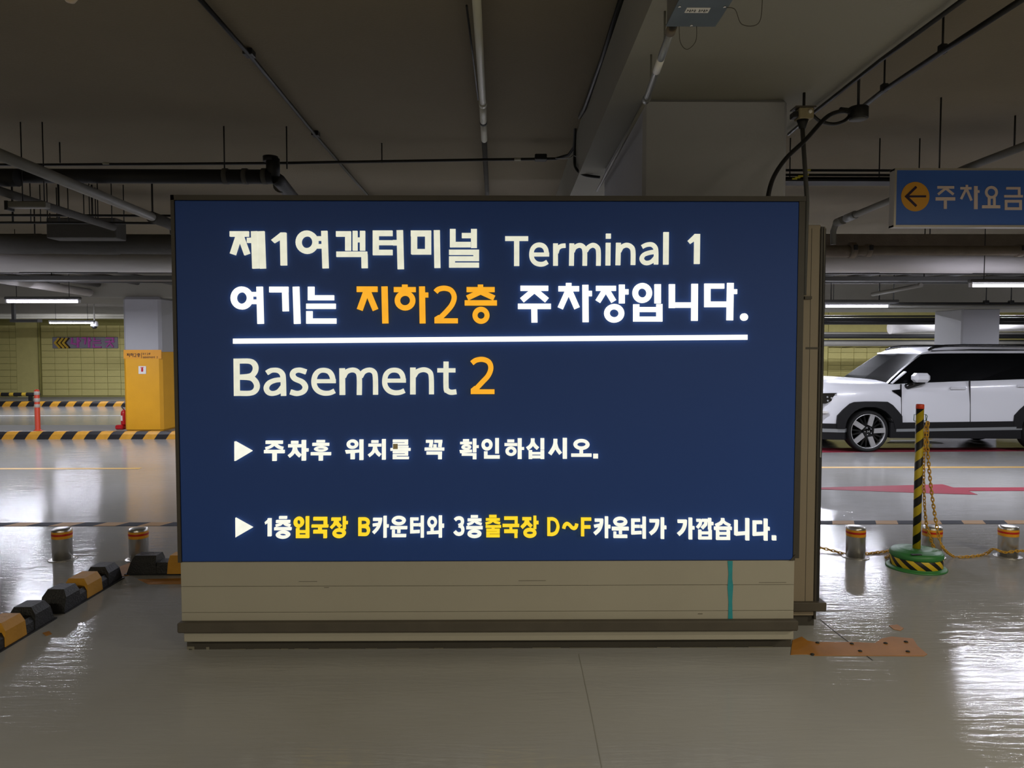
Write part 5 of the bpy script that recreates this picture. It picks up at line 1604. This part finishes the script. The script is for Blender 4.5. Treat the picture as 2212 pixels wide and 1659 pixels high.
# flat trays across
for xa, xb, lb in ((X0 + .2, -3.2, 'left'), (3.6, X1 - .2, 'right')):
    y = 10.3; z = P(200, 600, y).z
    o = MB().box(xa, xb, y, y + .25, z - .03, z + .03, bev=.005).build('cable_tray', M['tray'])
    tag(o, 'flat dull steel tray crossing just below the pale duct, %s of the sign' % lb, 'cable tray')
    xx = xa + .6
    while xx < xb:
        MB().tube([(xx, y + .12, z), (xx, y + .12, ZC)], .007, 6).build('hanger_rod', M['dark'], o)
        xx += 1.7
# twin conduits across at right above the tube
y = 13.4
o = thing('conduit_pair', 'pair of dark conduits crossing just above the SUV roof at right', 'conduit', P(2050, 660, y))
for v, r in ((655.5, .022), (660.5, .03)):
    MB().tube([P(1740, v + .5, y), P(2400, v, y)], r, 8).build('conduit', M['dark'] if v < 660 else M['pipe_grey'], o)
for px_ in (1930, 2130, 2184): 
    a = P(px_, 655, y); MB().tube([a, (a.x, a.y, ZC)], .009, 6).build('hanger_rod', M['dark'], o)
    MB().box(a.x - .04, a.x + .04, y - .04, y + .04, a.z - .01, a.z + .05, bev=.01).build('clamp', M['dark'], o)
y = 12.2; a, b = P(1760, 646, y), P(1943, 657, y)
o = MB().box(a.x, b.x, y, y + .15, b.z + .02, a.z - .01, bev=.01).build('cable_tray', M['tray']); tag(o, 'short steel tray right above the lit tube over the SUV bonnet', 'cable tray')
for s_ in (.3, 1.1): MB().tube([(a.x + s_, y + .07, a.z - .02), (a.x + s_, y + .07, ZC)], .007, 6).build('hanger_rod', M['dark'], o)
# deep services near the far wall at right
y = 18.5
o = thing('conduit_rack', 'row of dark horizontal conduits below the far right ceiling behind the column', 'conduit', P(1900, 690, y))
for v, r in ((683, .022), (688.5, .028), (692.5, .022), (697.5, .045)):
    MB().tube([P(1740, v, y), P(2500, v, y)], r, 8).build('conduit', M['dark'], o)
y = 20.0
o = MB().tube([P(1922, 709, y), P(1960, 707, y), P(2400, 704, y)], [.16, .14, .13], 18).build('wrapped_duct', M['lag'])
tag(o, 'white rounded duct in the distance left of the far right column', 'duct')
y = 21.5
o = thing('conduit_rack', 'low dark pipes crossing in front of the far yellow wall, just above the SUV roof', 'pipe', P(1900, 730, y))
for v, r, m in ((721, .05, 'pipe_grey'), (726, .07, 'dark'), (737, .035, 'dark'), (742, .08, 'pipe_grey')):
    MB().tube([P(1740, v, y), P(2500, v, y)], r, 8).build('pipe', M[m], o)
# left far: pale bundled pipes under the back beam and hanging bracket
y = 21.4
o = thing('pale_pipe_rack', 'pale horizontal pipes under the far beam at left, above the exit sign board', 'pipe', P(150, 684, y))
for v, r in ((680.5, .045), (685.5, .045)):
    MB().tube([P(-300, v, y), P(300, v, y)], r, 10).build('pipe', M['pvc'], o)
y = 15.4
o = thing('hanging_bracket', 'dark angled cable bracket hanging at far left below the first lit tube', 'bracket', P(50, 695, y))
MB().box(P(26, 660, y).x, P(32, 660, y).x, y - .03, y + .03, P(26, 692, y).z, zb2).build('drop_arm', M['tray'], o)
MB().box(P(26, 690, y).x, P(86, 690, y).x, y - .08, y + .08, P(26, 696, y).z, P(26, 690, y).z).build('channel', M['tray'], o)
# dome camera
y = 20.9; a = P(204, 700, y)
o = thing('dome_camera', 'white dome security camera hanging right of the distant small tube', 'security camera', a)
MB().lathe(a.x, y, [(.05, P(204, 698, y).z + .06), (.09, P(204, 698, y).z + .04), (.10, P(204, 704, y).z), (.075, P(204, 705, y).z)], 18).build('housing', M['white_body'], o)
MB().lathe(a.x, y, [(.07, P(204, 705, y).z), (.065, P(204, 708, y).z), (.035, P(204, 710, y).z), (.0001, P(204, 710.5, y).z)], 18).build('dome', M['gloss_k'], o)
MB().tube([(a.x, y, P(204, 698, y).z + .05), (a.x, y, ZC)], .02, 8).build('drop_pipe', M['pipe_grey'], o)
# detector at top left
M['sensor'] = mat('cream_sensor_plastic', rgb(206, 186, 156), .35, noise=.04)
g = G(152, 2, ZC - .10)
o = thing('ceiling_sensor', 'cream rounded ceiling sensor cut off by the top edge at left', 'sensor', g)
MB().lathe(g.x, g.y, [(.0001, ZC - .11), (.022, ZC - .105), (.036, ZC - .085), (.042, ZC - .05), (.042, ZC - .01)], 20).build('dome', M['sensor'], o)
MB().lathe(g.x, g.y, [(.055, ZC - .012), (.055, ZC)], 20).build('mount', M['sensor'], o)
